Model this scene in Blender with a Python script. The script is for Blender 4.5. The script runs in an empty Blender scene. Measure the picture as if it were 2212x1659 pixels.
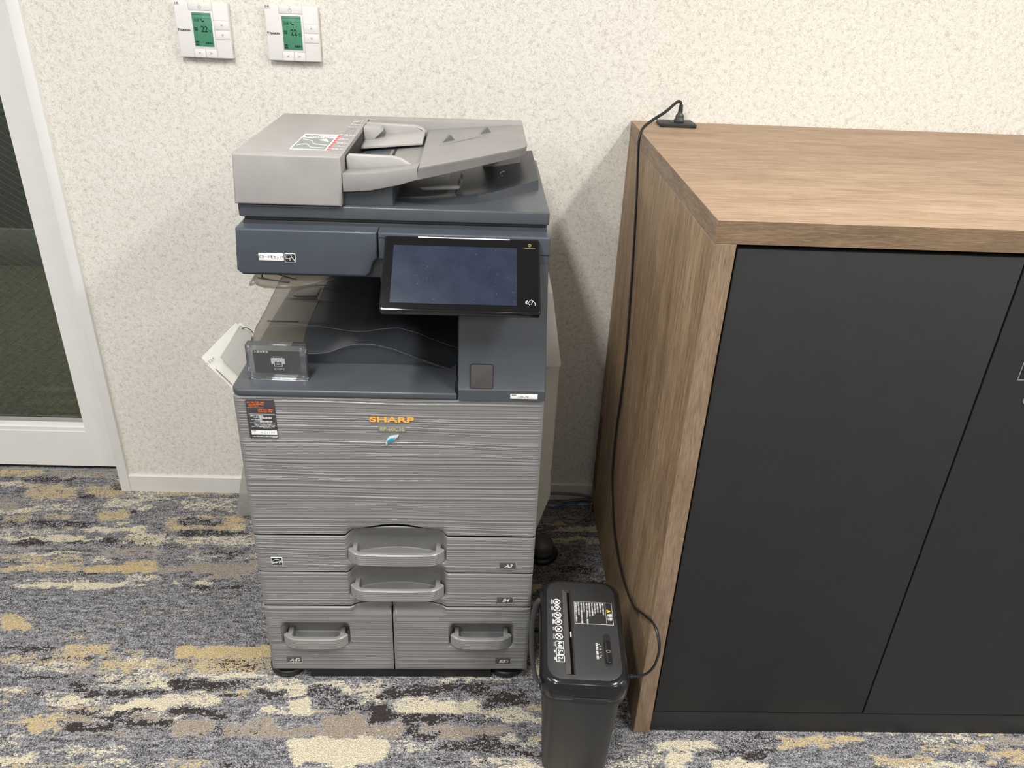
import bpy, bmesh, math, random
import numpy as np
from mathutils import Vector, Matrix, Euler

S = bpy.context.scene
COL = S.collection

# ---------------------------------------------------------------- camera
def make_camera():
    yaw, pitch, roll = 0.0402, 0.4897, 0.0441
    cy, sy, cp, sp = math.cos(yaw), math.sin(yaw), math.cos(pitch), math.sin(pitch)
    f = Vector((sy * cp, cy * cp, -sp)); r = Vector((cy, -sy, 0)); u = r.cross(f)
    c, s = math.cos(roll), math.sin(roll)
    R, U = c * r + s * u, -s * r + c * u
    cam = bpy.data.cameras.new('camera'); o = bpy.data.objects.new('camera', cam); COL.objects.link(o)
    o.matrix_world = Matrix(((R.x, U.x, -f.x, 0.0), (R.y, U.y, -f.y, -2.0735), (R.z, U.z, -f.z, 1.5208), (0, 0, 0, 1)))
    cam.lens = 1699.18 / 2212 * 36; cam.sensor_width = 36; cam.clip_start = 0.02
    S.camera = o
make_camera()

# ---------------------------------------------------------------- light
W = bpy.data.worlds.new('room_fill'); S.world = W; W.use_nodes = True
W.node_tree.nodes['Background'].inputs[0].default_value = (1.0, 0.985, 0.965, 1)
W.node_tree.nodes['Background'].inputs[1].default_value = 0.24
def area(name, loc, sx, sy, power, col=(1, 0.985, 0.96), rot=(0, 0, 0)):
    l = bpy.data.lights.new(name, 'AREA'); l.shape = 'RECTANGLE'; l.size = sx; l.size_y = sy; l.energy = power; l.color = col
    o = bpy.data.objects.new(name, l); COL.objects.link(o); o.location = loc; o.rotation_euler = rot
    return o
area('ceiling_lamp_or_fill', (-0.51, -1.75, 2.58), 0.16, 1.2, 41)
area('ceiling_lamp_or_fill', (1.25, -1.75, 2.58), 0.16, 1.2, 41)
area('ceiling_lamp_or_fill', (-2.3, -1.75, 2.58), 0.16, 1.2, 30)
area('ceiling_lamp_or_fill', (3.0, -1.75, 2.58), 0.16, 1.2, 30)
area('ceiling_lamp_or_fill', (-1.40, -4.2, 2.58), 0.16, 1.2, 48)  # unseen rear row from here on, added as fill
area('ceiling_lamp_or_fill', (0.34, -4.2, 2.58), 0.16, 1.2, 12)  # added to shine into the shaded gap between copier and counter
area('ceiling_lamp_or_fill', (2.10, -4.2, 2.58), 0.16, 1.2, 48)
area('corridor_fill', (-2.4, 1.05, 2.55), 1.0, 0.3, 70, (1, 1, 0.93))  # unseen light added to brighten the corridor behind the glass
S.view_settings.view_transform = 'Standard'; S.view_settings.look = 'None'
S.view_settings.gamma = 1; S.view_settings.use_curve_mapping = False
S.view_settings.exposure = 0.12

# ---------------------------------------------------------------- materials
def srgb(r, g, b):
    return tuple(((c / 255) / 12.92 if c / 255 <= .04045 else ((c / 255 + .055) / 1.055) ** 2.4) for c in (r, g, b)) + (1,)
class N:
    def __init__(s, name):
        s.m = bpy.data.materials.new(name); s.m.use_nodes = True; s.t = s.m.node_tree; s.n = s.t.nodes; s.l = s.t.links
        s.p = s.n['Principled BSDF']; s.out = s.n['Material Output']
    def node(s, typ, **kw):
        x = s.n.new(typ)
        for k, v in kw.items():
            if k.startswith('i_'): x.inputs[int(k[2:]) if k[2:].isdigit() else k[2:].replace('_', ' ')].default_value = v
            else: setattr(x, k, v)
        return x
    def link(s, a, b): s.l.new(a, b)
    def coord(s, scale=(1, 1, 1), rot=(0, 0, 0), kind='Object'):
        c = s.node('ShaderNodeTexCoord'); m = s.node('ShaderNodeMapping')
        m.inputs['Scale'].default_value = scale; m.inputs['Rotation'].default_value = rot
        s.link(c.outputs[kind], m.inputs[0]); return m.outputs[0]
    def noise(s, vec, scale, detail=2, rough=.5, dist=0):
        x = s.node('ShaderNodeTexNoise'); x.inputs['Scale'].default_value = scale; x.inputs['Detail'].default_value = detail
        x.inputs['Roughness'].default_value = rough; x.inputs['Distortion'].default_value = dist
        if vec is not None: s.link(vec, x.inputs['Vector'])
        return x.outputs[0]
    def math(s, op, a, b=None, c=None, clamp=False):
        x = s.node('ShaderNodeMath', operation=op, use_clamp=clamp)
        for i, v in enumerate((a, b, c)):
            if v is None: continue
            if isinstance(v, (int, float)): x.inputs[i].default_value = v
            else: s.link(v, x.inputs[i])
        return x.outputs[0]
    def ramp(s, fac, stops, interp='LINEAR'):
        x = s.node('ShaderNodeValToRGB'); cr = x.color_ramp; cr.interpolation = interp
        while len(cr.elements) < len(stops): cr.elements.new(.5)
        for e, (p, c) in zip(cr.elements, stops): e.position = p; e.color = c if len(c) == 4 else tuple(c) + (1,)
        s.link(fac, x.inputs[0]); return x.outputs[0]
    def mix(s, fac, a, b, blend='MIX'):
        x = s.node('ShaderNodeMix', data_type='RGBA', blend_type=blend)
        for i, v in ((0, fac), (6, a), (7, b)):
            if isinstance(v, (int, float)): x.inputs[i].default_value = v
            elif isinstance(v, tuple): x.inputs[i].default_value = v
            else: s.link(v, x.inputs[i])
        return x.outputs[2]
    def bump(s, h, strength=.3, dist=.001):
        x = s.node('ShaderNodeBump'); x.inputs['Strength'].default_value = strength; x.inputs['Distance'].default_value = dist
        s.link(h, x.inputs['Height']); s.link(x.outputs[0], s.p.inputs['Normal'])
def plain(name, col, rough=.5, metal=0, spec=.5, grain=0, gscale=900, coat=0, mottled=.06):
    s = N(name); p = s.p
    p.inputs['Roughness'].default_value = rough; p.inputs['Metallic'].default_value = metal
    p.inputs['Specular IOR Level'].default_value = spec; p.inputs['Coat Weight'].default_value = coat
    v = s.coord()
    n = s.noise(v, 18, 3)
    k = s.ramp(n, [(.3, tuple(c * (1 - mottled) for c in col[:3])), (.7, tuple(min(1, c * (1 + mottled)) for c in col[:3]))])
    s.link(k, p.inputs['Base Color'])
    if grain: s.bump(s.noise(v, gscale, 1), grain, .0004)
    return s.m

def mat_wallpaper():
    s = N('fibre_wallpaper'); base = s.coord()
    acc = None
    for i, (ang, sc) in enumerate([(0.3, 150), (1.0, 140), (1.7, 160), (2.35, 145), (2.9, 155)]):
        m = s.node('ShaderNodeMapping'); m.inputs['Rotation'].default_value = (0, ang, 0); m.inputs['Location'].default_value = (i * 3.1, i * 1.7, i)
        w = s.node('ShaderNodeMapping'); w.inputs['Scale'].default_value = (0.16, 1, 1)
        d = s.noise(base, 30, 1); 
        s.link(base, m.inputs[0]); s.link(m.outputs[0], w.inputs[0])
        n = s.noise(w.outputs[0], sc * 2.6, 1.5, .5, .3)
        r = s.math('SUBTRACT', 1.0, s.math('MULTIPLY', s.math('ABSOLUTE', s.math('SUBTRACT', n, .5)), 13), clamp=True)
        # patchy: each direction shows only in places
        g = s.math('GREATER_THAN', s.noise(m.outputs[0], 70, 1), .47)
        r = s.math('MULTIPLY', r, g)
        acc = r if acc is None else s.math('MAXIMUM', acc, r)
    dark = None
    for i, (ang, sc) in enumerate([(0.7, 480), (1.5, 520), (2.2, 450), (2.9, 500)]):
        m = s.node('ShaderNodeMapping'); m.inputs['Rotation'].default_value = (0, ang, 0); m.inputs['Location'].default_value = (i * 2.3 + 9, i * 1.1, i * 4)
        w = s.node('ShaderNodeMapping'); w.inputs['Scale'].default_value = (0.28, 1, 1)
        s.link(base, m.inputs[0]); s.link(m.outputs[0], w.inputs[0])
        n = s.noise(w.outputs[0], sc * 1.6, 1, .5, .3)
        r = s.math('MULTIPLY', s.math('SUBTRACT', n, .565), 7, clamp=True)
        dark = r if dark is None else s.math('MAXIMUM', dark, r)
    speck = s.noise(base, 620, 1.2, .6)
    base_c = s.ramp(speck, [(.28, srgb(184, 176, 163)), (.5, srgb(214, 208, 197)), (.72, srgb(236, 232, 223))])
    base_c = s.mix(s.math('MULTIPLY', dark, .55), base_c, srgb(160, 153, 141))
    big = s.noise(base, 7, 3)
    tint = s.ramp(big, [(.3, srgb(222, 216, 206)), (.7, srgb(229, 225, 216))])
    c = s.mix(s.math('MULTIPLY', acc, .9), base_c, srgb(248, 245, 237))
    c = s.mix(.12, c, tint)
    s.link(c, s.p.inputs['Base Color']); s.p.inputs['Roughness'].default_value = .9; s.p.inputs['Specular IOR Level'].default_value = .15
    s.bump(s.math('ADD', acc, s.math('MULTIPLY', speck, .6)), .35, .0012)
    return s.m

def mat_carpet(pattern=True):
    s = N('streaked_carpet' if pattern else 'corridor_carpet'); v = s.coord()
    vor = s.node('ShaderNodeTexVoronoi'); vor.inputs['Scale'].default_value = 400; s.link(v, vor.inputs['Vector'])
    cell = s.math('FRACT', s.math('MULTIPLY', s.math('ADD', vor.outputs['Color'], 0.0), 7.31))
    st = s.coord((1, 1.7, 1))
    c1 = s.math('MULTIPLY_ADD', s.noise(s.coord((1, 1.6, 1)), 120, 1.5, .6), 2.4, -.7)
    c2 = s.math('MULTIPLY_ADD', s.noise(s.coord((1, 3, 1)), 32, 2, .6), 2.6, -.8)
    n = s.math('ADD', s.math('MULTIPLY', cell, .30), s.math('ADD', s.math('MULTIPLY', c1, .42), s.math('MULTIPLY', c2, .28)))
    n = s.math('MULTIPLY_ADD', n, 1.75, -.375, clamp=True)
    # yarn heather of the ground colour
    g1 = s.noise(s.coord((1, 3.4, 1)), 30, 3, .65)
    k = s.math('ADD', s.math('MULTIPLY', cell, .5), s.math('MULTIPLY', s.math('MULTIPLY_ADD', g1, 2.0, -.5), .5))
    ground = s.ramp(k, [(.16, srgb(62, 57, 57)), (.36, srgb(110, 108, 111)), (.56, srgb(154, 154, 158)), (.82, srgb(200, 199, 200))])
    if not pattern:
        ground = s.ramp(k, [(.2, srgb(84, 79, 66)), (.6, srgb(126, 122, 106)), (.85, srgb(160, 154, 134))])
    c = ground
    if pattern:
        at = s.node('ShaderNodeAttribute', attribute_name='yarn'); sp = s.node('ShaderNodeSeparateColor'); s.link(at.outputs['Color'], sp.inputs[0])
        for w, a, b in ((at.outputs['Alpha'], srgb(196, 182, 164), srgb(158, 146, 132)),
                        (sp.outputs[0], srgb(232, 210, 164), srgb(204, 181, 136)),
                        (sp.outputs[1], srgb(250, 240, 212), srgb(228, 214, 182)),
                        (sp.outputs[2], srgb(62, 56, 54), srgb(80, 73, 70))):
            mask = s.math('GREATER_THAN', w, s.math('MULTIPLY_ADD', n, .84, .08))
            c = s.mix(mask, c, s.mix(cell, a, b))
    # tuft gaps
    dd = s.math('MULTIPLY', vor.outputs['Distance'], 1.25, clamp=True)
    c = s.mix(s.math('MULTIPLY', s.math('GREATER_THAN', dd, .62), .35), c, srgb(40, 38, 38))
    s.link(c, s.p.inputs['Base Color']); s.p.inputs['Roughness'].default_value = .95; s.p.inputs['Specular IOR Level'].default_value = .1
    s.bump(s.math('SUBTRACT', 1.0, dd), .8, .003)
    return s.m

def mat_wood(name, axis, c0, c1, c2, fine_k=1):
    s = N(name)
    st = {'x': (1, 16, 16), 'z': (16, 16, 1), 'y': (16, 1, 16)}[axis]
    wide = {'x': (.8, 5, 5), 'z': (5, 5, .8), 'y': (5, .8, 5)}[axis]
    a = s.noise(s.coord(st), 11 * fine_k, 6, .68, .2 / fine_k)
    b = s.noise(s.coord(wide), 3.2 * fine_k, 3, .5, .5 / fine_k)
    fine = s.noise(s.coord(tuple(q * (5 if q > 1 else 3) for q in st)), 10, 2, .6)
    k = s.math('ADD', s.math('MULTIPLY', a, .45), s.math('ADD', s.math('MULTIPLY', b, .22), s.math('MULTIPLY', fine, .35)))
    c = s.ramp(k, [(.38, c0), (.5, c1), (.64, c2)])
    s.link(c, s.p.inputs['Base Color']); s.p.inputs['Roughness'].default_value = .5; s.p.inputs['Specular IOR Level'].default_value = .3
    s.bump(fine, .12, .0006)
    return s.m

def mat_glass(name, tint=(1, 1, 1), gloss=.08, opac=0.0, body=(.5, .5, .5), rough=0.02, fk=1.0):
    s = N(name); s.n.remove(s.p)
    t = s.node('ShaderNodeBsdfTransparent'); t.inputs[0].default_value = tuple(tint) + (1,)
    g = s.node('ShaderNodeBsdfGlossy'); g.inputs['Roughness'].default_value = rough
    d = s.node('ShaderNodeBsdfDiffuse'); d.inputs[0].default_value = tuple(body) + (1,)
    fr = s.node('ShaderNodeFresnel'); fr.inputs[0].default_value = 1.45
    m1 = s.node('ShaderNodeMixShader'); m2 = s.node('ShaderNodeMixShader')
    n = s.noise(s.coord(), 6, 2); s.link(s.math('MULTIPLY_ADD', n, .02, opac), m1.inputs[0])
    s.link(t.outputs[0], m1.inputs[1]); s.link(d.outputs[0], m1.inputs[2])
    s.link(s.math('MULTIPLY_ADD', fr.outputs[0], fk, gloss, clamp=True), m2.inputs[0])
    s.link(m1.outputs[0], m2.inputs[1]); s.link(g.outputs[0], m2.inputs[2]); s.link(m2.outputs[0], s.out.inputs[0])
    return s.m

M = {}
M['wall'] = mat_wallpaper()
M['carpet'] = mat_carpet()
M['carpet2'] = mat_carpet(False)
M['white_paint'] = plain('white_steel_paint', (.83, .82, .79), .35, mottled=.02)
M['base_white'] = plain('white_vinyl_baseboard', (.72, .70, .66), .5, mottled=.02)
M['ceiling'] = plain('ceiling_board', (.7, .69, .66), .9)
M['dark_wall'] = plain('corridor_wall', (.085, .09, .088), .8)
M['pale_band'] = plain('corridor_skirting', (.19, .195, .175), .7)
M['wood_top'] = mat_wood('walnut_grain_top', 'x', srgb(124, 99, 78), srgb(157, 131, 106), srgb(184, 160, 134))
M['wood_side'] = mat_wood('walnut_grain_side', 'z', srgb(104, 84, 64), srgb(149, 125, 98), srgb(188, 163, 133))
M['wood_edge'] = mat_wood('walnut_edge_band', 'x', srgb(98, 79, 62), srgb(118, 98, 77), srgb(146, 124, 98), 3.4)
M['wood_edge_y'] = mat_wood('walnut_edge_band_side', 'y', srgb(108, 91, 76), srgb(136, 117, 98), srgb(166, 145, 122), 2.6)
M['wood_edge_v'] = mat_wood('walnut_edge_band_upright', 'z', srgb(108, 90, 72), srgb(130, 110, 90), srgb(156, 135, 110), 3.0)
M['cab_black'] = plain('black_steel_paint', (.024, .024, .0245), .55, spec=.3, mottled=.05)
M['cab_in'] = plain('cabinet_shadow_gap', (.004, .004, .004), .9, spec=0)
M['pla_grey'] = plain('warm_grey_plastic', (.335, .318, .306), .36, grain=.08)
M['pla_grey2'] = plain('pale_guide_plastic', (.40, .385, .37), .38, grain=.08)
M['pla_tray'] = plain('mid_grey_plastic', (.262, .252, .243), .4, grain=.08)
M['panel'] = plain('rippled_grey_panel', (.215, .21, .205), .30, mottled=.03)
M['panel_flat'] = plain('smooth_grey_panel', (.215, .21, .205), .4, mottled=.03)
M['handle'] = plain('grey_handle', (.25, .245, .235), .28, mottled=.03)
M['slate'] = plain('slate_blue_plastic', (.060, .071, .088), .34, grain=.1)
M['slate2'] = plain('slate_grey_plastic', (.070, .078, .088), .34, grain=.1)
M['slate_dk'] = plain('dark_slate_plastic', (.037, .042, .049), .40, grain=.1)
M['body_dk'] = plain('inner_dark_plastic', (.012, .012, .013), .6)
M['beige'] = plain('beige_side_cover', (.33, .31, .27), .5, grain=.06)
M['smoke'] = mat_glass('smoky_clear_plastic', (.80, .78, .74), .01, .16, (.30, .28, .25), .15, .25)
M['smoke_lt'] = mat_glass('smoky_tray_extension', (.42, .40, .36), .02, .35, (.22, .20, .17), .3)
M['black_gloss'] = plain('gloss_black_plastic', (.008, .008, .009), .08, mottled=.1)
M['bezel'] = plain('dark_glass_bezel', (.005, .005, .006), .12, spec=.35, mottled=.1)
def mat_display():
    s = N('touch_display'); v = s.coord()
    n = s.noise(v, 22, 4, .6); sp = s.noise(v, 420, 1)
    c = s.ramp(n, [(.3, (.012, .018, .034)), (.7, (.024, .031, .053))])
    dust = s.math('GREATER_THAN', sp, .79)
    s.link(s.mix(s.math('MULTIPLY', dust, .7), c, (.35, .37, .4, 1)), s.p.inputs['Base Color'])
    s.p.inputs['Roughness'].default_value = .22; s.p.inputs['Specular IOR Level'].default_value = .3
    return s.m
M['display'] = mat_display()
M['black'] = plain('matt_black_plastic', (.018, .018, .019), .5, grain=.1)
M['black2'] = plain('charcoal_plastic', (.035, .035, .036), .45, grain=.1)
M['shred_gloss'] = plain('gloss_black_rim', (.012, .012, .013), .18, mottled=.1)
M['rubber'] = plain('black_rubber', (.012, .012, .013), .38)
M['white'] = plain('white_print', (.85, .85, .83), .6, mottled=.01)
M['paper'] = plain('white_paper', (.80, .79, .76), .8, mottled=.02)
M['paper_grey'] = plain('grey_paper', (.48, .47, .44), .8, mottled=.04)
M['paper_sh'] = plain('cream_paper', (.82, .80, .73), .8, mottled=.02)
M['gold'] = plain('gold_lettering', srgb(240, 178, 82), .4, mottled=.02)
M['gold_dull'] = plain('pale_gold_lettering', srgb(196, 190, 130), .4, mottled=.02)
M['chrome'] = plain('chrome', (.75, .76, .78), .18, metal=1)
M['silver'] = plain('bright_silver', (.75, .76, .78), .25, metal=.35)
M['bead'] = plain('satin_slate_edge', (.13, .14, .15), .25)
M['teal'] = plain('teal_enamel', (.0, .30, .45), .15, mottled=.2)
M['orange'] = plain('orange_print', srgb(238, 118, 40), .6, mottled=.01)
M['sticker'] = plain('charcoal_sticker', (.048, .046, .05), .45, mottled=.03)
M['ink'] = plain('black_ink', (.02, .02, .02), .6, mottled=.01)
M['ink_grey'] = plain('grey_ink', (.25, .25, .25), .6, mottled=.01)
M['label_dk'] = plain('dark_size_label', (.075, .073, .07), .5)
M['yellow'] = plain('yellow_print', srgb(250, 200, 30), .5, mottled=.01)
M['red_tab'] = plain('red_print', srgb(200, 90, 95), .5, mottled=.03)
M['lab_grey'] = plain('grey_print', srgb(140, 145, 142), .5, mottled=.03)
M['strip'] = plain('taupe_label_strip', (.30, .275, .275), .4)
M['lcd'] = plain('green_lcd', srgb(78, 140, 110), .3, mottled=.03)
M['lcd_dk'] = plain('dark_lcd_segment', srgb(26, 50, 42), .3, mottled=.01)
M['remote'] = plain('white_remote_plastic', (.80, .77, .75), .4, mottled=.01)
M['remote_gap'] = plain('remote_groove', (.35, .34, .33), .6)
M['blue_cable'] = plain('blue_cable', (.05, .12, .30), .5)
M['grey_cable'] = plain('grey_cable', (.16, .16, .15), .5)
M['raw'] = plain('raw_board_edge', (.16, .085, .03), .8, mottled=.2)
M['glass'] = mat_glass('wired_glass', (.62, .66, .60), .015)
M['wire'] = plain('glass_wire_lit', (.70, .70, .64), .3)
M['wire_dk'] = plain('glass_wire_shaded', (.12, .12, .11), .5)  # same wire, darkened as if it caught less light
M['plastic_film'] = mat_glass('clear_film', (.80, .80, .78), .03, .35, (.55, .54, .51), .2)
def mat_acrylic():
    s = N('clear_acrylic'); p = s.p
    p.inputs['Transmission Weight'].default_value = .975
    p.inputs['IOR'].default_value = 1.49; p.inputs['Roughness'].default_value = .0
    s.link(s.ramp(s.noise(s.coord(), 5), [(.3, (.95, .97, .99)), (.7, (.98, .99, 1))]), p.inputs['Base Color'])
    return s.m
M['acrylic'] = mat_acrylic()

# ---------------------------------------------------------------- builders
def finish(name, bm, mat, parent=None, loc=None, smooth=True, angle=35):
    bm.normal_update()
    me = bpy.data.meshes.new(name); bm.to_mesh(me); bm.free()
    return link(name, me, mat, parent, loc, smooth, angle)
def link(name, me, mat, parent=None, loc=None, smooth=True, angle=35):
    for m in (mat if isinstance(mat, (list, tuple)) else [mat]): me.materials.append(M[m] if isinstance(m, str) else m)
    if smooth:
        me.shade_smooth(); me.set_sharp_from_angle(angle=math.radians(angle))
    o = bpy.data.objects.new(name, me); COL.objects.link(o)
    if parent: o.parent = parent
    if loc: o.location = loc
    return o
def pydata(name, V, F, mat, parent=None, loc=None, smooth=True, angle=35):
    me = bpy.data.meshes.new(name); me.from_pydata([tuple(v) for v in V], [], F); me.update()
    return link(name, me, mat, parent, loc, smooth, angle)
def tag(o, label=None, cat=None, group=None, kind=None):
    if label: o['label'] = label
    if cat: o['category'] = cat
    if group: o['group'] = group
    if kind: o['kind'] = kind
    return o
def empty(name, loc, label=None, cat=None, rz=0, group=None):
    o = bpy.data.objects.new(name, None); COL.objects.link(o); o.location = loc; o.rotation_euler = (0, 0, rz); o.empty_display_size = .05
    return tag(o, label, cat, group)
def add_box(bm, x0, x1, y0, y1, z0, z1, r=0, seg=2):
    g = bmesh.ops.create_cube(bm, size=1); vs = g['verts']
    for v in vs:
        v.co = Vector((x0 if v.co.x < 0 else x1, y0 if v.co.y < 0 else y1, z0 if v.co.z < 0 else z1))
    if r:
        es = list({e for v in vs for e in v.link_edges})
        bmesh.ops.bevel(bm, geom=es, offset=r, segments=seg, affect='EDGES', profile=.5)
def box(name, x0, x1, y0, y1, z0, z1, mat, parent=None, r=.002, seg=2):
    bm = bmesh.new(); add_box(bm, x0, x1, y0, y1, z0, z1, r, seg)
    return finish(name, bm, mat, parent)
def add_prism(bm, pts, axis, lo, hi, r=0, seg=2):
    """pts: 2D outline; axis 'y' -> (x,z) extruded in y, 'z' -> (x,y), 'x' -> (y,z)."""
    def P(p, t):
        return {'y': (p[0], t, p[1]), 'z': (p[0], p[1], t), 'x': (t, p[0], p[1])}[axis]
    a = [bm.verts.new(P(p, lo)) for p in pts]; b = [bm.verts.new(P(p, hi)) for p in pts]
    n = len(pts); fs = [bm.faces.new(a), bm.faces.new(b[::-1])]
    for i in range(n): fs.append(bm.faces.new((a[i], b[i], b[(i + 1) % n], a[(i + 1) % n])))
    bmesh.ops.recalc_face_normals(bm, faces=fs)
    if r:
        es = list({e for f in fs[:2] for e in f.edges})
        bmesh.ops.bevel(bm, geom=es, offset=r, segments=seg, affect='EDGES', profile=.5)
def prism(name, pts, axis, lo, hi, mat, parent=None, r=0, seg=2, angle=35):
    bm = bmesh.new(); add_prism(bm, pts, axis, lo, hi, r, seg)
    return finish(name, bm, mat, parent, angle=angle)
def rrect(x0, x1, y0, y1, r, n=6):
    if not isinstance(r, (list, tuple)): r = [r] * 4      # order: x1y0, x1y1, x0y1, x0y0
    out = []
    for (cx, cy, a0), q in zip(((x1, y0, -90), (x1, y1, 0), (x0, y1, 90), (x0, y0, 180)), r):
        sx = -1 if cx == x1 else 1; sy = 1 if cy == y0 else -1
        for i in range(n + 1):
            t = math.radians(a0 + 90 * i / n)
            out.append((cx + sx * q + q * math.cos(t), cy + sy * q + q * math.sin(t)))
    return out
def catmull(pts, n=8):
    P = [Vector(p) for p in pts]; P = [2 * P[0] - P[1]] + P + [2 * P[-1] - P[-2]]; out = []
    for i in range(1, len(P) - 2):
        for k in range(n):
            t = k / n; a, b, c, d = P[i - 1:i + 3]
            out.append(.5 * ((2 * b) + (c - a) * t + (2 * a - 5 * b + 4 * c - d) * t * t + (3 * b - a - 3 * c + d) * t ** 3))
    out.append(P[-2]); return out
def add_tube(bm, pts, r, n=8, flat=1.0, smooth=6, cap=True):
    pts = catmull(pts, smooth) if smooth else [Vector(p) for p in pts]
    rings = []; up = None
    for i, p in enumerate(pts):
        t = (pts[min(i + 1, len(pts) - 1)] - pts[max(i - 1, 0)]).normalized()
        if up is None: up = t.orthogonal().normalized()
        up = (up - up.dot(t) * t).normalized(); sd = t.cross(up)
        rr = r[i * (len(r) - 1) // max(1, len(pts) - 1)] if isinstance(r, (list, tuple)) else r
        rings.append([bm.verts.new(p + up * math.cos(2 * math.pi * k / n) * rr + sd * math.sin(2 * math.pi * k / n) * rr * flat) for k in range(n)])
    for A, B in zip(rings, rings[1:]):
        for k in range(n): bm.faces.new((A[k], A[(k + 1) % n], B[(k + 1) % n], B[k]))
    if cap: bm.faces.new(rings[0][::-1]); bm.faces.new(rings[-1])
def tube(name, pts, r, mat, parent=None, n=8, flat=1.0, smooth=6):
    bm = bmesh.new(); add_tube(bm, pts, r, n, flat, smooth); bmesh.ops.recalc_face_normals(bm, faces=bm.faces)
    return finish(name, bm, mat, parent, angle=60)
def lathe(name, prof, mat, parent=None, loc=None, n=32, axis='z'):
    bm = bmesh.new(); rings = []
    for r, z in prof:
        rings.append([bm.verts.new((r * math.cos(2 * math.pi * k / n), r * math.sin(2 * math.pi * k / n), z)) for k in range(n)])
    for A, B in zip(rings, rings[1:]):
        for k in range(n): bm.faces.new((A[k], A[(k + 1) % n], B[(k + 1) % n], B[k]))
    bm.faces.new(rings[0][::-1]); bm.faces.new(rings[-1]); bmesh.ops.recalc_face_normals(bm, faces=bm.faces)
    return finish(name, bm, mat, parent, loc, angle=40)
FRONT = (math.pi / 2, 0, 0)
def text(name, body, size, loc, rot, mat, parent=None, sx=1, bold=0, shear=0, align='CENTER', ext=.00015, spacing=1.0, sy=1):
    c = bpy.data.curves.new(name, 'FONT'); c.body = body; c.size = size; c.align_x = align; c.align_y = 'CENTER'
    c.extrude = ext; c.offset = bold; c.shear = shear; c.space_character = spacing; c.resolution_u = 4
    t = bpy.data.objects.new(name, c); COL.objects.link(t)
    dg = bpy.context.evaluated_depsgraph_get(); dg.update()
    me = bpy.data.meshes.new_from_object(t.evaluated_get(dg)); bpy.data.objects.remove(t); bpy.data.curves.remove(c)
    me.materials.clear(); me.name = name
    me.transform(Matrix.Diagonal((sx, sy, 1, 1)))
    o = link(name, me, mat, parent, smooth=False); o.location = loc; o.rotation_euler = rot
    return o
def smooth(x, a, b):
    t = np.clip((x - a) / (b - a), 0, 1); return t * t * (3 - 2 * t)

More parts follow.
